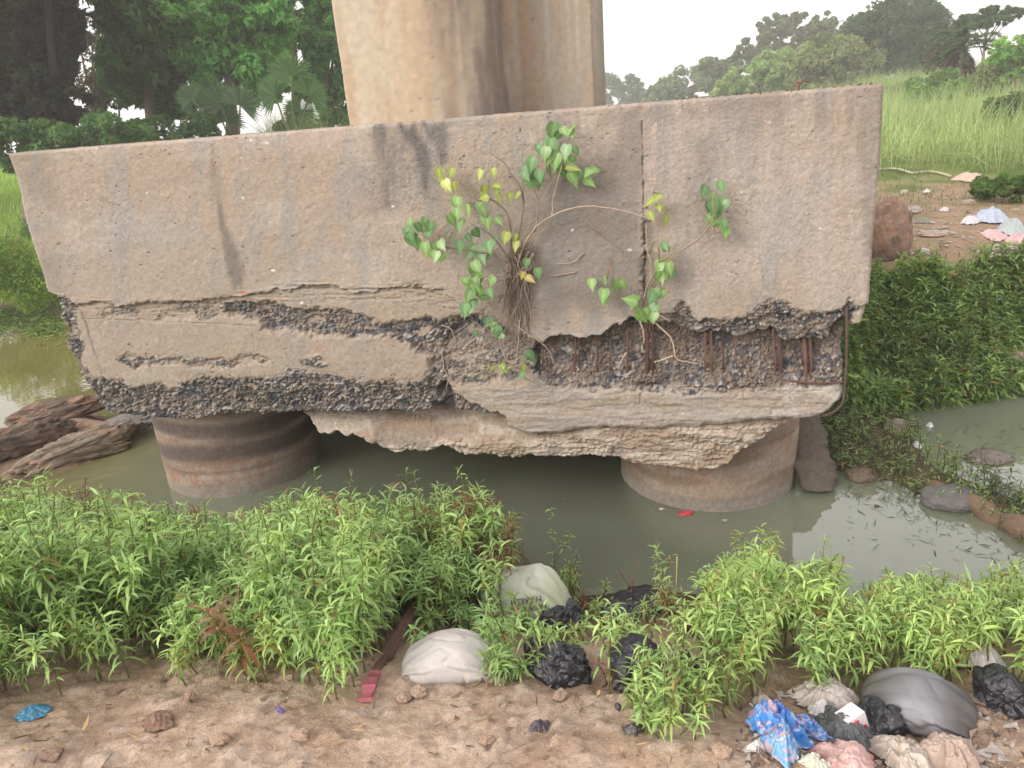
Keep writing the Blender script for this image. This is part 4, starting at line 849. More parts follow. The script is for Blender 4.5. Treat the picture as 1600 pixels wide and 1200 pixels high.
bag(1548, 1042, 84, 36, 'white and red plastic bag lying in the weeds at the right edge', (.58, .54, .55), M_plas, 101, name='litter_bag', crumple=.3, fold=.3, colfn=lambda x, y, z, n, cv: np.where((np.abs(x-.0) < .35)[..., None], np.array([[[.42, .10, .09]]])*(.5+1*n)[..., None], cv))
bag(1500, 1000, 54, 34, 'cream rag among the weeds, right of the water gap', (.52, .40, .34), M_plas, 103, 'rag', 'rag', crumple=.3, fold=.3)
bag(1510, 962, 44, 28, 'pinkish-white plastic scrap in the weeds close to the water', (.55, .48, .47), M_plas, 104, 'plastic scrap', 'plastic_scrap', crumple=.3, fold=.3)
bag(1585, 1098, 16, 20, 'small white cup lying under the weeds at the right edge', (.65, .63, .62), M_plas, 105, 'cup', 'paper_cup', crumple=.15, fold=.1)
bag(40, 1128, 40, 12, 'blue plastic scrap on the bare earth at the left edge', (.05, .19, .30), M_plas, 106, 'plastic scrap', 'plastic_scrap', crumple=.35, fold=.3, flat=.2, rot=.5)
bag(437, 1115, 12, 8, 'tiny violet plastic scrap on the earth below the tall weeds', (.12, .10, .30), M_plas, 107, 'plastic scrap', 'plastic_scrap', crumple=.3)
bag(845, 1150, 30, 22, 'torn dark grey plastic scrap on the bare earth below the black bags', (.06, .05, .06), M_black, 108, 'plastic scrap', 'plastic_scrap', crumple=.35, fold=.3, flat=.25)
bag(994, 1150, 36, 16, 'flat dark grey scrap at the edge of the low weed patch', (.075, .06, .065), M_black, 109, 'plastic scrap', 'plastic_scrap', crumple=.25, fold=.2, flat=.25)
bag(968, 1112, 16, 10, 'tiny black scrap on the earth above the flat dark one', (.05, .04, .05), M_black, 110, 'plastic scrap', 'plastic_scrap', crumple=.25, flat=.25)
# carton with red squares
g = gnd(1338, 1146); s = pxm(g); A = Acc(); w2, h2_, d2 = 14*s, 34*s, 12*s
R0 = Matrix.Rotation(.35, 3, 'Z')@Matrix.Rotation(-.25, 3, 'Y')@Matrix.Rotation(-.2, 3, 'X')
def boxV(cx, cy, cz, hx, hy, hz, Rm, o): return [tuple(Vector(o)+Rm@Vector((cx+a*hx, cy+b*hy, cz+c*hz))) for a in (-1, 1) for b in (-1, 1) for c in (-1, 1)]
BQ = [(0, 1, 3, 2), (4, 6, 7, 5), (0, 4, 5, 1), (2, 3, 7, 6), (0, 2, 6, 4), (1, 5, 7, 3)]
A.add(boxV(0, 0, h2_/2, w2, d2, h2_/2, R0, g), None, BQ, (.66, .62, .62)); carton = A.build('carton', M_card, None, False); tag(carton, 'white carton with two red squares standing in the litter heap', 'carton')
A = Acc()
for cx, cz in ((-.35, .72), (.3, .35)): A.add(boxV(w2*cx, -d2-.0015, h2_*cz, w2*.42, .001, h2_*.15, R0, g), None, BQ, (.62, .04, .06))
A.build('red_square', M_card, carton, False)
# plank with a pink end
a_, b_ = gnd(655, 975), gnd(572, 1100); a_ = a_+[0, 0, .10]; b_ = b_+[0, 0, .004]
def plank(P0, P1, wd, th_, col, name, parent, n=24, sd=0):
    d = (P1-P0)/np.linalg.norm(P1-P0); sdv = np.cross(d, [0, 0, 1]); sdv /= np.linalg.norm(sdv); u_ = np.cross(sdv, d); A = Acc(); V = []
    for t in np.linspace(0, 1, n):
        c = P0+(P1-P0)*t+u_*.012*sin(3*t+sd); c[2] = max(c[2], gz(c[0], c[1])[0]+th_*.9); e1 = .007*(fbm(np.array([t*20.]), np.array([1.+sd]), 3)[0]-.5)*2
        for a, b in ((-1, -1), (1, -1), (1, 1), (-1, 1)): V.append(c+sdv*a*(wd/2+e1)+u_*b*th_/2)
    V = np.array(V); T = [(0, 1, 2), (0, 2, 3), ((n-1)*4, (n-1)*4+2, (n-1)*4+1), ((n-1)*4, (n-1)*4+3, (n-1)*4+2)]
    A.add(V, T, gridfaces(n, 4, True), col); return A.build(name, M_wood, parent, False)
pk = thing('plank', 'reddish-brown plank with a pink painted end, leaning out of the weeds onto the earth', 'plank', loc=tuple(b_))
mid = a_+(b_-a_)*.84
plank(a_, mid, .032, .012, (.13, .065, .055), 'board', pk, 60); plank(mid, b_, .033, .013, (.30, .09, .11), 'painted_end', pk, 18, 3); keep(pk)
# stones and clods on the bare earth
for i, (px, py, w_, h_, c_, lab) in enumerate([(245, 1142, 40, 20, (.26, .17, .12), 'long brown clod lying on the bare earth at the left'), (876, 1098, 20, 18, (.38, .27, .21), 'small pinkish stone below the glossy black bag'), (297, 1098, 14, 12, (.40, .27, .20), 'small earth clod beneath the gap in the weeds'),
        (630, 1100, 22, 14, (.42, .30, .23), 'small tan stone beside the pink plank end'), (655, 1090, 24, 14, (.40, .29, .22), 'small tan stone under the left end of the pale sack'), (470, 1160, 26, 12, (.42, .29, .21), 'flat clod in the middle of the bare earth'),
        (760, 1165, 20, 12, (.40, .27, .19), 'low clod on the earth below the pale sack'), (345, 1172, 24, 12, (.42, .29, .21), 'flat clod right of the long brown clod'), (1130, 1185, 30, 14, (.40, .28, .20), 'clod at the bottom edge left of the blue bags'), (80, 1190, 26, 10, (.28, .19, .14), 'dark clod at the bottom left corner')]):
    bag(px, py, w_, h_, lab, c_, M_soil, 140+i*5, 'stone' if 'stone' in lab else 'clod', 'stone' if 'stone' in lab else 'earth_clod', crumple=.5, fold=.2, freq=1.6, flat=.12, nu=48, nv=30)
# rocks on the mud mound at the left
def rock(px, py, wpx, hpx, dep, label, col, seed, rot=0, tilt=0, z=None, name='rock', crk=(.3, .22), **k):
    g = gnd(px, py); s = np.linalg.norm(g-EYE)/1155; rx = wpx*s/2; rz = hpx*s*.55
    rk = lambda x, y, z_, n, cv: mixc(mixc(cv, np.array([[[.36, .20, .12]]]), .5*ss(.5, .7, n)), np.array([[[.08, .065, .05]]]), .6*ss(.60, .75, fbm(x*2+z_*9, y*9, 4, seed+60)))
    o = blob(name, g+np.array([0, rx*dep*.3, rz*.3]), (rx, rx*dep, rz), seed, M_rock, col, crumple=crk[0], fold=crk[1], freq=2.2, rot=rot, tilt=tilt, colfn=rk, **k); tag(o, label, 'rock'); return o
rock(118, 712, 160, 40, .25, 'long tan rock lying diagonally on the mud mound, left of the left pile', (.27, .22, .165), 201, rot=.75, tilt=-.05)
rock(130, 716, 110, 26, .25, 'low olive-brown rock slab at the water edge of the mud mound', (.20, .165, .11), 203, rot=.5)
rock(40, 700, 130, 48, .3, 'dark brown ridged rock at the left edge of the mud mound', (.14, .11, .085), 205, rot=.8)
rock(90, 655, 120, 34, .35, 'reddish-brown broken rock at the back of the mud mound', (.17, .125, .095), 207, rot=.6)
rock(200, 668, 70, 22, .5, 'flat grey broken concrete piece under the left corner of the cap', (.19, .18, .17), 209, rot=.2)
bl = rock(1388, 396, 66, 100, .8, 'upright brown boulder on the bank behind the right end of the cap', (.26, .17, .125), 211, name='boulder', crk=(.16, .10))
# broken slab leaning behind the right pile
P0 = at(1262, 652, 4.95); P1 = at(1292, 752, 4.75)
A = Acc(); V = []; n = 40
for j, t in enumerate(np.linspace(-.1, 1.05, n)):
    c = P0+(P1-P0)*t; w_ = .13*(1+.25*(vn(np.array([t*6.]), np.array([2.]))[0]-.5)); dd = .09
    for q in range(10):
        a = q/10*2*pi; V.append(c+np.array([cos(a)*w_+.09*(fbm(np.array([q*1.1]), np.array([t*9.]), 3)[0]-.5)-.06, 0, 0])+np.array([0, sin(a)*dd, 0]))
A.add(V, None, gridfaces(n, 10, True), (.11, .09, .07)); tag(A.build('broken_slab', M_rock), 'dark broken concrete slab leaning against the back of the right pile', 'concrete debris')
# logs, stones and plants of the right-hand spit
def log(p, r_, label, col, name='log', z=.06):
    P = [np.array([*pz([q], z)[0], z]) for q in p]; P = spline(P, 30); R_ = r_*(1+.7*(fbm(np.arange(30)/2., np.zeros(30), 3, 5)-.5)); P[:, 2] += .02*np.sin(np.arange(30)*.7)
    A = Acc(); tube(A, P, R_, np.array(col), 16); o = A.build(name, M_bark); tag(o, label, 'log'); return o
log([(1455, 765), (1500, 782), (1550, 806), (1600, 832), (1680, 872)], .065, 'brown rotten log lying half in the water at the right edge', (.15, .105, .07), z=.02)
bag(1498, 795, 80, 24, 'smooth dark grey stone resting against the log in the water', (.13, .125, .12), M_rock, 221, 'stone', 'stone', crumple=.15, fold=.05, flat=.3)
bag(1352, 752, 44, 16, 'rounded brown stone at the tip of the weedy spit', (.17, .12, .09), M_rock, 223, 'stone', 'stone', crumple=.2, fold=.08, flat=.3)
bag(1405, 678, 36, 20, 'pale brown stone among the plants behind the right pile', (.30, .235, .20), M_rock, 225, 'stone', 'stone', crumple=.2, fold=.1, flat=.3)
bag(1455, 668, 10, 8, 'tiny white ball-like scrap among the plants behind the right pile', (.6, .6, .58), M_plas, 226, 'plastic scrap', 'plastic_scrap', crumple=.1)
bag(1436, 702, 14, 10, 'small square white scrap on the weedy spit', (.6, .6, .58), M_plas, 227, 'plastic scrap', 'plastic_scrap', crumple=.3)
bag(1590, 565, 46, 22, 'orange-brown wood scrap at the foot of the bank, right edge', (.40, .19, .10), M_wood, 228, 'wood scrap', 'wood_scrap', crumple=.2, flat=.2)
bag(1580, 590, 50, 40, 'grey-brown stone at the foot of the bank, right edge', (.26, .2, .16), M_rock, 229, 'stone', 'stone', crumple=.25, fold=.1)
def floater(px, py, wpx, label, col, cat='floating scrap', name='floating_scrap'):
    g = gnd(px, py); s = np.linalg.norm(g-EYE)/1155; o = blob(name, g+np.array([0, 0, .004]), (wpx*s/2, wpx*s/3, wpx*s/7), int(px), M_plas, col, crumple=.4, fold=.3, flat=.3, nu=30, nv=16); tag(o, label, cat)
floater(1072, 803, 22, 'red wrapper floating in front of the right pile', (.50, .06, .07)); floater(1034, 797, 8, 'white fleck floating left of the right pile', (.6, .58, .55)); floater(1133, 815, 10, 'grey fleck floating below the right pile', (.3, .3, .28)); floater(620, 760, 30, 'pale sliver floating in the shade under the cap', (.22, .17, .13)); floater(1548, 718, 60, 'brown leaf clump floating in the pale water at the right', (.12, .10, .08)); floater(1370, 792, 8, 'small dark fleck on the pale water right of the pile', (.06, .05, .05))

scum()
# ------------------------------------------------------------------ vegetation beyond the pier
def scatter_weeds(n, xr_, yr_, cond, hr, nl, L, pals, label, name='weeds', mat=M_leaf):
    A = Acc(); Sx = Acc(); x = RNG.uniform(*xr_, n); y = RNG.uniform(*yr_, n); z = gz(x, y); P = np.stack([x, y, z], -1); px, py = proj(P); ok = cond(x, y, z, px, py)
    for p in P[ok]:
        q = vn(np.array([p[0]*2.1]), np.array([p[1]*2.1]), 33)[0]; q2 = vn(np.array([p[0]*3+9]), np.array([p[1]*3]), 34)[0]
        if RNG.random() > .45+1.1*q2: continue
        weed(A, Sx, p, RNG.uniform(*hr)*(.35+1.35*q), nl, L*(.7+.7*q2), pals[int(q2*.999*len(pals)) if RNG.random() < .6 else RNG.integers(len(pals))], simple=True)
    A.V += Sx.V; A.C += Sx.C; A.Q += [q+A.n for q in Sx.Q]; A.T += [q+A.n for q in Sx.T]
    tag(A.build(name, mat), label, 'weeds', None, 'stuff')
scatter_weeds(15000, (2.0, 8.0), (5.3, 8.0), lambda x, y, z, px, py: (sdf(x, y, FAR) > -.22) & (py-.26*1155/np.hypot(x, y)*.95 > 392+75*(fbm(x*2.5, y*2.5, 4, 7)-.5)) & (px < 2200) & (px > 1180) & (z > -.1), (.14, .38), 22, .11, [PALD, PALD, dict(a=(.17, .28, .08), b=(.32, .44, .13), stem=(.16, .13, .07)), dict(a=(.12, .18, .07), b=(.20, .28, .09), stem=(.16, .13, .07)), dict(a=(.14, .22, .06), b=(.24, .33, .09), stem=(.20, .13, .07))], 'thick green bushy weeds filling the steep bank between the cap and the waterline')
scatter_weeds(6500, (-4.5, 3), (5.3, 9.2), lambda x, y, z, px, py: (sdf(x, y, FAR) > -.05) & (py-.26*1155/np.hypot(x, y)*.95 > 392+18*(fbm(x*2, y*2, 3, 7)-.5)) & (px < 1720) & (z > 0), (.16, .38), 20, .10, [PALD, PALD, dict(a=(.10, .18, .045), b=(.19, .28, .07), stem=(.16, .13, .07))], 'shaded green weeds added on the bank directly behind and under the pile cap')  # added on this bank so the water under the cap mirrors dark growth
scatter_weeds(2600, (1.8, 4.6), (3.3, 5.8), lambda x, y, z, px, py: (sdf(x, y, SPIT) > -.12) & (z > -.06) & (px < 1700), (.05, .20), 9, .06, [PALD, dict(a=(.07, .10, .035), b=(.11, .15, .05), stem=(.12, .09, .05))], 'low sprawling plants on the muddy spit between the right pile and the log')
# water weed floating and trailing
A = Acc()
n = 800; q = RNG.uniform(0, 1, (n, 2)); px = np.r_[RNG.uniform(1320, 1620, n)]; py = np.r_[RNG.uniform(640, 900, n)]
kx = il(px, [(1280, 760), (1400, 790), (1500, 830), (1620, 900)]); dist_ = np.abs(py-kx); keepm = (dist_ < RNG.exponential(26, n)) | ((px > 1470) & (py < 790) & (py > 660) & (RNG.random(n) < .5))
d = ray(px[keepm], py[keepm]); tt = (0.004-H)/d[:, 2]; B = EYE+tt[:, None]*d; m = len(B)
lance(A, B, RNG.uniform(0, 6.28, m), RNG.normal(0.05, .12, m), RNG.uniform(.03, .10, m), RNG.uniform(.003, .008, m), RNG.normal(0.1, .15, m), np.array([.05, .075, .04])*RNG.uniform(.5, 2.0, (m, 1)), rows=(0, .4, 1), wid=(.4, 1, 0))
tag(A.build('water_weeds', M_leaf), 'thin trailing weeds floating on the pale water around the spit and log', 'water weeds', None, 'stuff')
A = Acc(); n = 1500; px = RNG.uniform(-60, 100, n); py = 497+RNG.normal(0, 14, n)+.0*px; d = ray(px, py); B = EYE+((0.01-H)/d[:, 2])[:, None]*d
lance(A, B, RNG.uniform(0, 6.28, n), RNG.uniform(0, .5, n), RNG.uniform(.08, .25, n), RNG.uniform(.02, .05, n), RNG.normal(.3, .3, n), np.array([.13, .19, .05])*RNG.uniform(.5, 1.6, (n, 1)), rows=(0, .4, 1), wid=(.4, 1, 0))
tag(A.build('water_weeds', M_leaf), 'pale floating weeds along the far shore, left of the pile cap', 'water weeds', None, 'stuff')

def blades(n, xr_, yr_, cond, hr, wd, ca, cb, label, name='grass', curve=.5, clump=0, lean=.25, cat='grass'):
    x = RNG.uniform(*xr_, n); y = RNG.uniform(*yr_, n)
    z = hgt(x, y)[0]; px, py = proj(np.stack([x, y, z], -1)); ok = cond(x, y, z, px, py); x, y, z = x[ok], y[ok], z[ok]
    if clump:
        r_ = RNG.integers(10, 26, len(x)); x = np.repeat(x, r_)+RNG.normal(0, clump, r_.sum()); y = np.repeat(y, r_)+RNG.normal(0, clump, r_.sum()); z = np.repeat(z, r_); sc = np.repeat(RNG.uniform(.6, 1.25, len(r_)), r_)
    else: sc = np.ones(len(x))
    n = len(x); hh = RNG.uniform(*hr, n)*sc; A = Acc(); k = RNG.random((n, 1))
    pat = fbm(x*.4, y*.4, 3, 88)[:, None]
    col = (np.array(ca)*(1-k)+np.array(cb)*k)*(.45+1.1*pat)
    lance(A, np.stack([x, y, z-.02], -1), RNG.uniform(0, 6.28, n), RNG.normal(1.35, lean, n), hh, hh*0+wd, RNG.uniform(.3, 1.2, n)*curve*2, col, rows=(0, .45, 1), wid=(1, .8, 0))
    tag(A.build(name, M_grass), label, cat, None, 'stuff')
inR = lambda x, y, z, px, py: (px > 1180) & (px < 2000) & (py < 275) & (y > 9) & (z > .9) & (fbm(x*.35, y*.22, 3, 91) > .40+.0*x)
blades(4200, (3, 44), (9, 42), inR, (.55, 1.15), .014, (.20, .28, .12), (.38, .44, .22), 'tall feathery pale green grass on the right bank beyond the bare dirt', clump=.16)
blades(34000, (3, 44), (9, 40), inR, (.15, .5), .018, (.20, .24, .10), (.36, .38, .18), 'short yellowish grass between the tall tufts on the right bank', name='short_grass')
blades(16000, (2, 16), (6, 14), lambda x, y, z, px, py: (px > 1250) & (px < 1800) & (((py > 255) & (py < 330) & (fbm(x, y, 3, 90) > .45)) | ((py > 385) & (py < 430)) | ((px < 1450) & (py < 350) & (py > 270))), (.03, .12), .010, (.11, .15, .05), (.20, .22, .07), 'patchy short grass around the littered dirt behind the boulder', name='short_grass')
blades(110000, (-34, -3), (11, 34), lambda x, y, z, px, py: (px > -120) & (px < 150) & (z > .05), (.12, .42), .022, (.14, .24, .045), (.30, .40, .09), 'bright green grass on the far bank, left of the pile cap', name='grass')
blades(1400, (-16, 2), (17, 27), lambda x, y, z, px, py: (px > 425) & (px < 520) & (z > 1.6), (.9, 1.5), .02, (.18, .25, .10), (.32, .36, .16), 'pale tuft of tall grass behind the cap, just left of the column', clump=.12)

def cards(A, C, n, rad, size, col, vcol=.25, flatn=0):
    """n leaf-sized quads scattered in soft clumps around the centres C (m,3) with radius rad (m,)"""
    m = len(C); idx = RNG.integers(0, m, n); d = RNG.normal(0, 1, (n, 3)); d /= np.linalg.norm(d, axis=1)[:, None]
    r_ = RNG.uniform(.35, 1.05, n)**.5; P = C[idx]+d*(rad[idx]*r_)[:, None]*np.array([1, 1, .8])
    a = RNG.uniform(0, 2*pi, n); s_ = size*RNG.uniform(.6, 1.4, n)
    nn = d+RNG.normal(0, .7, (n, 3))+np.array([0, 0, .5]); nn /= np.linalg.norm(nn, axis=1)[:, None]
    t = np.cross(nn, RNG.normal(0, 1, (n, 3))); t /= np.linalg.norm(t, axis=1)[:, None]; b = np.cross(nn, t)
    V = np.stack([P-t*s_[:, None]*.5, P+b*s_[:, None]*.22, P+t*s_[:, None]*.6-nn*s_[:, None]*.1, P-b*s_[:, None]*.22], 1)
    cvar = RNG.uniform(1-vcol, 1+vcol, m)[idx]*RNG.uniform(.8, 1.2, n); c = np.array(col)[None]*cvar[:, None]; c = c+np.stack([.02*RNG.normal(0, 1, n)*col[0]/.1, 0*a, 0*a], -1)
    A.add(V.reshape(-1, 3), None, np.arange(n*4).reshape(-1, 4), np.repeat(np.clip(c, .005, 1), 4, 0))
def tree(name, label, cat, base, dist, ells, col, n, leaf, trunk=None, clump=.30, group=None, tcol=(.13, .10, .08), limb=5, clumps=None, dens=1.0):
    """ells: crown lobes as photo-pixel ellipses (cx, cy, rx, ry); each becomes an ellipsoid at its real distance"""
    B = at(base[0], base[1], dist); B[2] = hgt([B[0]], [B[1]])[0][0]-.1
    t = thing(name, label, cat, group, tuple(B)); CC = []; RR = []
    for cx, cy, rx, ry in ells:
        c = at(cx, cy, dist+RNG.uniform(-.04, .04)*dist); s = np.linalg.norm(c-EYE)/1155; rx *= s; ry *= s; k = max(10, int((clumps or 16)*dens*3.2))
        d = RNG.normal(0, 1, (k, 3)); d /= np.linalg.norm(d, axis=1)[:, None]; rr = RNG.uniform(.3, 1, k)[:, None]**.45
        CC.append(c+d*rr*np.array([rx, rx*.8, ry])*.92); RR.append(np.full(k, clump*min(rx, ry)*.66)*RNG.uniform(.5, 1.3, k))
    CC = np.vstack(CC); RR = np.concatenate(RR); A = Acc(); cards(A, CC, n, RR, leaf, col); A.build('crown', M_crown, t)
    A = Acc(); top = CC.mean(0); r0 = trunk or .05*np.linalg.norm(top-B); r0 = trunk if trunk else .18
    P = spline([B, B+(top-B)*.4+RNG.normal(0, .1, 3), top], 14); tube(A, P, np.linspace(r0, r0*.35, 14), tcol, 8)
    for q in RNG.choice(len(CC), min(limb, len(CC)), False):
        s0 = P[RNG.integers(5, 12)]; tube(A, spline([s0, (s0+CC[q])/2+RNG.normal(0, .15, 3)+[0, 0, .1], CC[q]], 8), np.linspace(r0*.4, r0*.1, 8), tcol, 5)
    A.build('trunk', M_bark, t); keep(t); return t
def palm(label, base, top, dist, L, nf, col, name='date_palm', group=None, trunk=.16, skirt=0, fl=.42, tc=(.16, .12, .09)):
    B = at(*base, dist); B[2] = hgt([B[0]], [B[1]])[0][0]-.1; T = at(*top, dist); t = thing(name, label, 'palm', group, tuple(B)); A = Acc(); tube(A, spline([B, (B+T)/2, T], 12), trunk*(1+.12*RNG.random(12)), tc, 10); A.build('trunk', M_bark, t)
    for kind, cnt_, e0, e1, cc_ in (('fronds', nf, -.25, 1.35, col), ('dead_fronds', skirt, -1.3, -.7, (.16, .10, .075))):
        if not cnt_: continue
        A = Acc()
        for i in range(cnt_):
            az = RNG.uniform(0, 2*pi); el = RNG.uniform(e0, e1); l = L*RNG.uniform(.8, 1.1)*(1 if kind == 'fronds' else .7); hz = np.array([cos(az), sin(az), 0]); p = T.copy(); R_ = [p.copy()]; m = 16
            for j in range(m): e = el-(1.5 if kind == 'fronds' else .3)*(j/m)**1.4; p = p+l/m*(hz*cos(e)+np.array([0, 0, sin(e)])); R_.append(p.copy())
            R_ = np.array(R_); tube(A, R_, np.linspace(.025, .006, m+1), np.array(cc_)*1.1, 3, False)
            tq = np.linspace(.12, 1, 60); Bq = np.stack([np.interp(tq, np.linspace(0, 1, m+1), R_[:, i2]) for i2 in range(3)], -1)
            for sgn in (-1, 1):
                k = len(Bq); lance(A, Bq, np.full(k, az)+sgn*RNG.uniform(.7, 1.1, k), RNG.normal(.1, .25, k), fl*np.sin(np.clip(tq*2.6, .3, pi-.35)), np.full(k, .035 if dist < 30 else .06), RNG.uniform(.3, .9, k), np.tile(np.array(cc_), (k, 1))*RNG.uniform(.7, 1.3, (k, 1)), rows=(0, .5, 1), wid=(1, .8, 0))
        A.build(kind, M_crown, t)
    keep(t)
def fanpalm(label, base, fans, dist, col):
    B = at(*base, dist); B[2] = hgt([B[0]], [B[1]])[0][0]; t = thing('fan_palm', label, 'palm', None, tuple(B)); A = Acc(); Sx = Acc()
    for fx, fy, r_px, dirn_ in fans:
        A = Acc(); Sx = Acc()
        c = at(fx, fy, dist+RNG.uniform(-.4, .4)); s = np.linalg.norm(c-EYE)/1155; r_ = r_px*s; tube(Sx, spline([B+[0, 0, .1], (B+c)/2+[0, 0, .2], c], 10), .02, (.10, .13, .05), 5); k = 34
        aa = np.linspace(-1.9, 1.9, k)+dirn_; cv = rt*cos(pi/2); 
        tl = np.array([RNG.normal(0, .2), -.75+RNG.normal(0, .15), .3])
        for a in aa:
            d = rt*sin(a)+np.array([0, 0, 1.])*cos(a)+tl*.25; d /= np.linalg.norm(d); sd_ = np.cross(d, tl); sd_ /= np.linalg.norm(sd_); l = r_*RNG.uniform(.88, 1.1); w_ = r_*.05
            tip = c+d*l-np.array([0, 0, .06*l]); cm = np.array(col)*RNG.uniform(.7, 1.3); A.add([c, c+d*l*.6+sd_*w_+tl*.02, tip, c+d*l*.6-sd_*w_], None, [(0, 1, 2, 3)], cm)
        fo = A.build('fan_leaf', M_crown, t); Sx.build('stalk', M_stem, fo)
    keep(t)
GD = (.07, .15, .04); GM = (.08, .14, .045); GL = (.085, .165, .045); GO = (.085, .105, .045)
# left bank
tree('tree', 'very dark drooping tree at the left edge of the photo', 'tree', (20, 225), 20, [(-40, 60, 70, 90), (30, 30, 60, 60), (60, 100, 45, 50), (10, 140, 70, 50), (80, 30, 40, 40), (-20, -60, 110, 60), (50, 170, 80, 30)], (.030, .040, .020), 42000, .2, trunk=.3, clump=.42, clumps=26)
tree('tree', 'sparse brownish small-leaved tree against pink sky, right of the darkest tree', 'tree', (150, 215), 24, [(135, 100, 35, 55), (165, 60, 35, 35), (120, 160, 40, 22), (170, 140, 30, 30)], (.085, .075, .05), 5200, .12, trunk=.12, clump=.4, clumps=14)
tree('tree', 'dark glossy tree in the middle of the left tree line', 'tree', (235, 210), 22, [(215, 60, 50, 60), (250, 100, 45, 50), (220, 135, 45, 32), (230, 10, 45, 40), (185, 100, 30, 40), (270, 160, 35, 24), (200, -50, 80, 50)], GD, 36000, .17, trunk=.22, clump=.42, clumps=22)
tree('tree', 'large bright green feathery tree left of the column', 'tree', (345, 210), 21, [(330, 30, 75, 50), (380, 60, 65, 55), (300, 60, 50, 40), (370, 120, 55, 45), (400, 20, 60, 45), (290, 10, 50, 40), (320, 95, 45, 30), (420, 110, 35, 40), (340, -50, 110, 50)], (.15, .36, .09), 52000, .17, trunk=.22, clump=.40, clumps=22, group=None)
tree('tree', 'slim green tree standing beside the left edge of the column', 'tree', (515, 205), 23, [(510, 40, 35, 50), (515, 110, 35, 45), (490, 70, 25, 35), (530, 160, 35, 35), (500, -20, 50, 40), (480, 130, 20, 25)], (.13, .31, .09), 26000, .16, trunk=.15, clump=.42, clumps=20)
palm('slender palm with a tall bare trunk seen through the gap left of the column', (462, 205), (455, 20), 25, 1.8, 18, (.12, .15, .08), trunk=.11, skirt=8)
palm('dark palm whose fronds hang at the upper left corner', (60, 220), (75, 0), 19, 2.2, 26, (.022, .028, .014), trunk=.07, tc=(.03, .025, .02))
fanpalm('young fan palm with stiff round fronds in front of the feathery tree, nearer the column', (455, 205), [(455, 118, 36, -.2), (482, 150, 34, .7), (430, 150, 30, -.9), (470, 175, 28, .4)], 19, (.11, .20, .08))
fanpalm('young fan palm with spiky fronds left of the paler one', (365, 208), [(345, 165, 34, -.6), (330, 150, 30, -1.2), (375, 165, 34, .5), (355, 190, 30, .1), (300, 155, 24, -1.0)], 19.5, (.10, .17, .08))
def bush(name, label, px0, px1, pyb, h_px, dist, col, n, leaf, cat='bush', jag=.4, group=None, depth=1.5, rows=2):
    A = Acc(); CC = []; RR = []; w_ = px1-px0; k = max(5, int(w_/h_px*4.5*rows))
    for i in range(k):
        x = px0+w_*RNG.random(); dd = dist+RNG.uniform(-depth, depth)/2; c = at(x, pyb, dd); g = hgt([c[0]], [c[1]])[0][0]; s = np.linalg.norm(c-EYE)/1155; hh = h_px*s
        z1 = c[2]+hh*RNG.uniform(.0, .75)*(1-.4*abs(2*(x-px0)/w_-1)**3); z1 = z1 if RNG.random() < .7 else g+(z1-g)*RNG.random(); CC.append([c[0], c[1], z1]); RR.append(hh*RNG.uniform(.22, .42))
    cards(A, np.array(CC), n, np.array(RR), leaf, col, .3); o = A.build(name, M_crown); tag(o, label, cat, group); return o
bush('hedge_bush', 'low green shrubs under the darkest tree at the left edge', -60, 110, 235, 46, 18.5, (.09, .17, .05), 9000, .11)
bush('hedge_bush', 'mid-green rounded shrubs under the tree line above the left half of the cap', 95, 235, 232, 48, 18, (.10, .19, .06), 9000, .11)
bush('hedge_bush', 'darker shrubs between the dark tree and the feathery tree, above the cap', 215, 345, 226, 52, 19, (.07, .14, .045), 8000, .11)
bush('hedge_bush', 'dim shrubs behind the pale grass tuft beside the column', 440, 560, 215, 46, 22, (.12, .20, .07), 5000, .11)
bush('hedge_bush', 'yellowish-green shrub at the left edge, below the hedge on the far bank', -70, 84, 440, 66, 14.4, (.18, .27, .05), 22000, .05, depth=1.6, rows=7)
# right, beyond the field
tree('tree', 'faint hazy pair of trees just right of the column', 'tree', (965, 166), 120, [(950, 140, 24, 24), (985, 142, 20, 22), (1000, 156, 18, 12)], GM, 7000, .55, trunk=.4, clump=.42)
tree('tree', 'low hazy tree between the faint pair and the pale shrubs', 'tree', (1060, 160), 90, [(1045, 142, 32, 18), (1080, 128, 35, 24), (1105, 108, 22, 16), (1120, 125, 28, 22), (1030, 150, 25, 12)], (.15, .20, .09), 20000, .38, trunk=.3, clump=.42)
tree('tree', 'spreading tree with a broad ragged crown against the white sky', 'tree', (1220, 150), 78, [(1255, 42, 46, 22), (1230, 66, 60, 22), (1190, 76, 36, 22), (1165, 95, 26, 18), (1290, 60, 25, 20), (1215, 40, 28, 16), (1120, 105, 28, 15)], (.14, .17, .08), 28000, .36, trunk=.35, clump=.36)
tree('tree', 'pale yellowish-green rounded tree in front of the broad ragged crown', 'tree', (1180, 160), 60, [(1175, 128, 50, 26), (1215, 108, 42, 26), (1145, 140, 32, 18), (1235, 135, 35, 22)], (.26, .35, .13), 26000, .28, trunk=.2, clump=.42, clumps=22)
tree('tree', 'rounded olive tree between the pale tree and the tall dark tree', 'tree', (1305, 160), 56, [(1300, 105, 60, 40), (1280, 90, 40, 28), (1330, 90, 45, 32), (1335, 130, 40, 25), (1260, 130, 30, 22)], (.20, .24, .10), 30000, .26, trunk=.2, clump=.42, clumps=24)
tree('tree', 'tallest dark green tree with a massive crown on the right', 'tree', (1410, 165), 58, [(1395, 50, 62, 40), (1420, 25, 45, 28), (1370, 80, 45, 40), (1440, 80, 50, 50), (1452, 38, 24, 24), (1400, 115, 55, 35), (1345, 50, 25, 25), (1452, 100, 20, 30)], (.065, .11, .05), 46000, .27, trunk=.5, clump=.40, clumps=26)
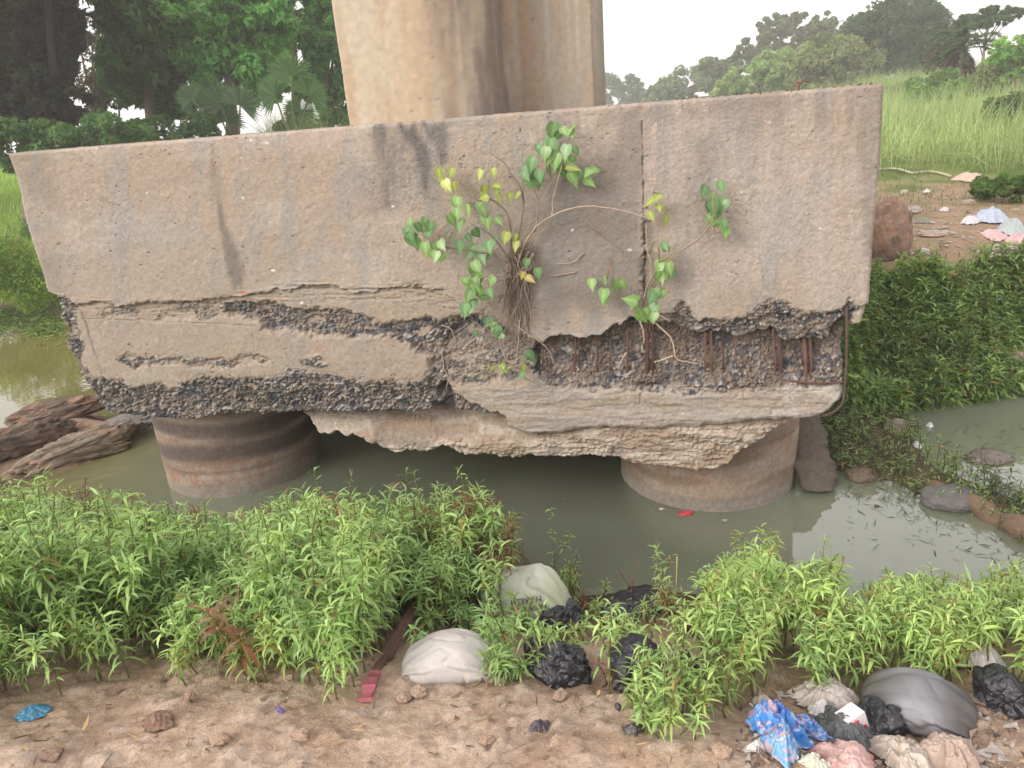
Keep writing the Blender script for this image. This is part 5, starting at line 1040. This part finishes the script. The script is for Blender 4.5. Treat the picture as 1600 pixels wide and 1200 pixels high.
palm('date palm with brown hanging dead fronds, right of the tallest dark tree', (1506, 135), (1506, 76), 36, 1.55, 26, (.10, .15, .07), skirt=12, fl=.26, trunk=.13)
palm('darker date palm half hidden by the tallest dark tree', (1474, 140), (1474, 62), 45, 1.9, 24, (.07, .10, .05), skirt=10, fl=.30)
tree('tree', 'thin-stemmed tree with a flat umbrella crown against the sky', 'tree', (1535, 145), 42, [(1530, 28, 26, 9), (1558, 18, 18, 7), (1548, 34, 32, 7), (1582, 22, 16, 6), (1515, 36, 14, 6)], (.08, .13, .06), 8500, .2, trunk=.09, clump=.5, clumps=9, tcol=(.16, .15, .12), limb=7)
tree('tree', 'bright light green tree at the right edge', 'tree', (1585, 120), 32, [(1590, 72, 32, 14), (1570, 88, 24, 12), (1610, 95, 35, 18), (1600, 110, 26, 16)], (.20, .36, .09), 6500, .15, trunk=.09, clump=.45, limb=8)
bush('shrub', 'light green shrub in front of the date palm', 1425, 1500, 152, 40, 33, (.16, .26, .08), 9000, .16)
bush('shrub', 'olive shrubs covering the slope at the right edge', 1505, 1680, 148, 50, 34, (.15, .18, .075), 12000, .15)
bush('shrub', 'pale shrubs right behind the top right corner of the cap', 1375, 1450, 165, 30, 40, (.19, .26, .10), 5000, .16)
bush('shrub', 'green shrub at the right edge below the light green tree', 1540, 1680, 180, 30, 22, (.08, .13, .05), 6000, .10)
bush('shrub', 'broad-leaved low plant beside the dark rag on the far grass', 1525, 1640, 300, 26, 10.4, (.10, .17, .045), 3500, .06, cat='plant', depth=.6)
A = Acc()
for i in range(7):
    x = [940, 948, 955, 963, 970, 935, 975][i]; b = at(x, 168, 9); b[2] = 2.2; tube(A, spline([b, b+[.02*(i-3), 0, .22], b+[.07*(i-3), 0, .40+.04*(i % 3)]], 8), .004, (.2, .25, .1), 4, False)
# ------------------------------------------------------------------ litter and debris on the far dirt
def flit(px, py, wpx, hpx, label, col, cat='litter', name='plastic_litter', mat=M_plas, seed=0, flat=.25, rot=0, depth=.6):
    g = gnd(px, py); s = np.linalg.norm(g-EYE)/1155; rx = wpx*s/2
    if name in SHEETS: return tag(sheet(name, g, (rx, rx*.9), min(hpx*s*.6, rx*.9), seed, mat, col, rot, nu=60, nr=24), label, cat)
    o = blob(name, g+np.array([0, 0, hpx*s*.2]), (rx, rx*depth, hpx*s*.6), seed, mat, col, crumple=.35, fold=.3, flat=flat, nu=60, nv=36, rot=rot); tag(o, label, cat)
flit(1515, 282, 42, 13, 'pinkish-beige cloth heap on the far edge of the dirt', (.50, .38, .30), 'cloth', 'cloth_heap', M_sack, 301)
flit(1558, 288, 54, 9, 'dark blue-black rag stretched beside the beige cloth heap', (.05, .05, .08), 'rag', 'rag', M_sack, 302)
flit(1548, 346, 42, 22, 'light blue and grey plastic heap in the middle of the dirt', (.38, .43, .52), 'plastic litter', seed=303)
flit(1515, 350, 20, 16, 'white plastic bag left of the blue-grey heap', (.6, .58, .57), 'plastic litter', seed=304)
flit(1578, 362, 34, 18, 'grey-green plastic bag right of the blue-grey heap', (.36, .40, .40), 'plastic litter', seed=305)
flit(1552, 372, 30, 8, 'pink plastic strip below the blue-grey heap', (.56, .38, .36), 'plastic litter', seed=306)
flit(1592, 384, 30, 14, 'pink plastic bag at the right edge of the dirt', (.55, .36, .36), 'plastic litter', seed=307)
flit(1424, 334, 30, 12, 'grey flat rubble just right of the boulder top', (.40, .34, .29), 'rubble', 'rubble', M_rock, 308)
flit(1462, 368, 44, 8, 'long pale flat board on the dirt below the boulder rubble', (.42, .33, .26), 'board', 'wood_board', M_wood, 309, rot=-.2)
flit(1475, 331, 12, 7, 'small white scrap in the middle of the dirt', (.6, .55, .5), 'plastic litter', seed=310)
flit(1448, 302, 8, 8, 'tiny white scrap on the grass above the boulder', (.6, .58, .56), 'plastic litter', seed=311)
flit(1413, 304, 10, 7, 'small beige stone on the grass above the boulder', (.5, .42, .33), 'stone', 'stone', M_rock, 312)
flit(1512, 320, 18, 8, 'tan stone on the dirt above the white bag', (.42, .33, .26), 'stone', 'stone', M_rock, 313)
flit(1445, 393, 14, 5, 'white scrap in the grass below the boulder', (.58, .56, .55), 'plastic litter', seed=314)
flit(1455, 412, 24, 7, 'grey-blue scrap at the top of the bushy bank', (.22, .26, .28), 'plastic litter', seed=315)
flit(1575, 402, 50, 12, 'pinkish litter patch at the top of the bushy bank, right edge', (.45, .33, .30), 'plastic litter', seed=316)
flit(1440, 348, 26, 8, 'olive-grey plastic strip beside the boulder', (.20, .20, .14), 'plastic litter', seed=317, rot=-.8)
# scattered crumbs of litter on the dirt: far too many to tell apart
A = Acc(); n = 420
px = RNG.uniform(1400, 1620, n); py = RNG.uniform(300, 400, n)
for a, b in zip(px, py):
    g = gnd(a, b); s_ = RNG.uniform(.005, .024); c_ = [(.42, .37, .34), (.32, .25, .19), (.2, .17, .14), (.38, .29, .25), (.27, .28, .30)][RNG.integers(5)]; r3 = RNG.normal(0, s_, (4, 3)); r3[:, 2] = np.abs(r3[:, 2])*.4+.01; A.add(g+r3, [(0, 1, 2), (0, 1, 3), (1, 2, 3), (2, 0, 3)], None, c_)
tag(A.build('litter_crumbs', M_plas, None, False), 'tiny crumbs of litter and gravel scattered over the far dirt', 'litter', None, 'stuff')
A = Acc()
for i in range(720):
    if i < 560: g = gnd(RNG.uniform(1150, 1600), RNG.uniform(1080, 1215))
    else: g = gnd(RNG.uniform(0, 1150), RNG.uniform(1060, 1215))
    s_ = RNG.uniform(.002, .009) if i >= 560 else RNG.uniform(.003, .014); k = RNG.integers(6) if i < 560 else RNG.choice([1, 2, 5]); c_ = [(.55, .52, .48), (.35, .25, .18), (.22, .15, .11), (.45, .40, .36), (.12, .11, .10), (.40, .29, .21)][k]
    r3 = RNG.normal(0, s_, (4, 3)); r3[:, 2] = np.abs(r3[:, 2])*.5+.001; A.add(g+r3, [(0, 1, 2), (0, 1, 3), (1, 2, 3), (2, 0, 3)], None, c_)
tag(A.build('grit', M_soil, None, False), 'gravel, crumbs and tiny scraps strewn over the near earth', 'grit', None, 'stuff')
A = Acc()
for i in range(80):
    g = gnd(RNG.uniform(-20, 1620), RNG.uniform(1000, 1200)); a = RNG.uniform(0, 6.28); l = RNG.uniform(.015, .09); d_ = np.array([cos(a), sin(a), 0])*l
    p2 = g+d_; p2[2] = gz(p2[0], p2[1])[0]; pm = (g+p2)/2+RNG.normal(0, .006, 3); pm[2] = gz(pm[0], pm[1])[0]+.004; tube(A, [g+[0, 0, .002], pm, p2+[0, 0, .003]], RNG.uniform(.0007, .0018), np.array([.26, .19, .11])*RNG.uniform(.5, 1.5), 4, False)
n = 110; Bq = np.array([gnd(RNG.uniform(-20, 1620), RNG.uniform(1010, 1200)) for _ in range(n)])+[0, 0, .004]
lance(A, Bq, RNG.uniform(0, 6.28, n), RNG.uniform(0, .35, n), RNG.uniform(.015, .05, n), RNG.uniform(.004, .012, n), RNG.normal(.3, .5, n), np.array([.26, .18, .09])*RNG.uniform(.4, 1.5, (n, 1)))
tag(A.build('twigs_and_dead_leaves', M_bark), 'dry twigs and dead leaves scattered over the bare near bank', 'leaf litter', None, 'stuff')
for nm, pts, r_, lab, c_ in (('stick', [(1372, 268), (1400, 267), (1422, 273)], .03, 'pale crooked stick on the grass near the cap corner', (.45, .42, .30)), ('stick', [(1425, 274), (1455, 272), (1485, 279)], .03, 'longer pale curved stick lying right of the crooked one', (.45, .42, .28))):
    P = [gnd(*q)+[0, 0, .03] for q in pts]; A = Acc(); tube(A, spline(P, 14), r_*.6, c_, 6); tag(A.build(nm, M_bark), lab, 'stick')

# ------------------------------------------------------------------ haze
m = bpy.data.materials.new('haze air'); m.use_nodes = True; nt = m.node_tree; nt.nodes.remove(nt.nodes['Principled BSDF'])
pv = nt.nodes.new('ShaderNodeVolumePrincipled'); pv.inputs['Density'].default_value = 0.0028; pv.inputs['Color'].default_value = (.95, .93, .94, 1)
nt.links.new(pv.outputs[0], nt.nodes['Material Output'].inputs['Volume'])
x0_, x1_, y0_, y1_, z0_, z1_ = -310, 310, -70, 390, -1.6, 24
HV = [(x, y, z) for x in (x0_, x1_) for y in (y0_, y1_) for z in (z0_, z1_)]
hz = mk('haze', HV, [np.array(BQ)], m, None, None, False); tag(hz, 'thin pale evening haze', None, None, 'stuff')
print('FACES', sum(len(o.data.polygons) for o in S.objects if o.type == 'MESH'))
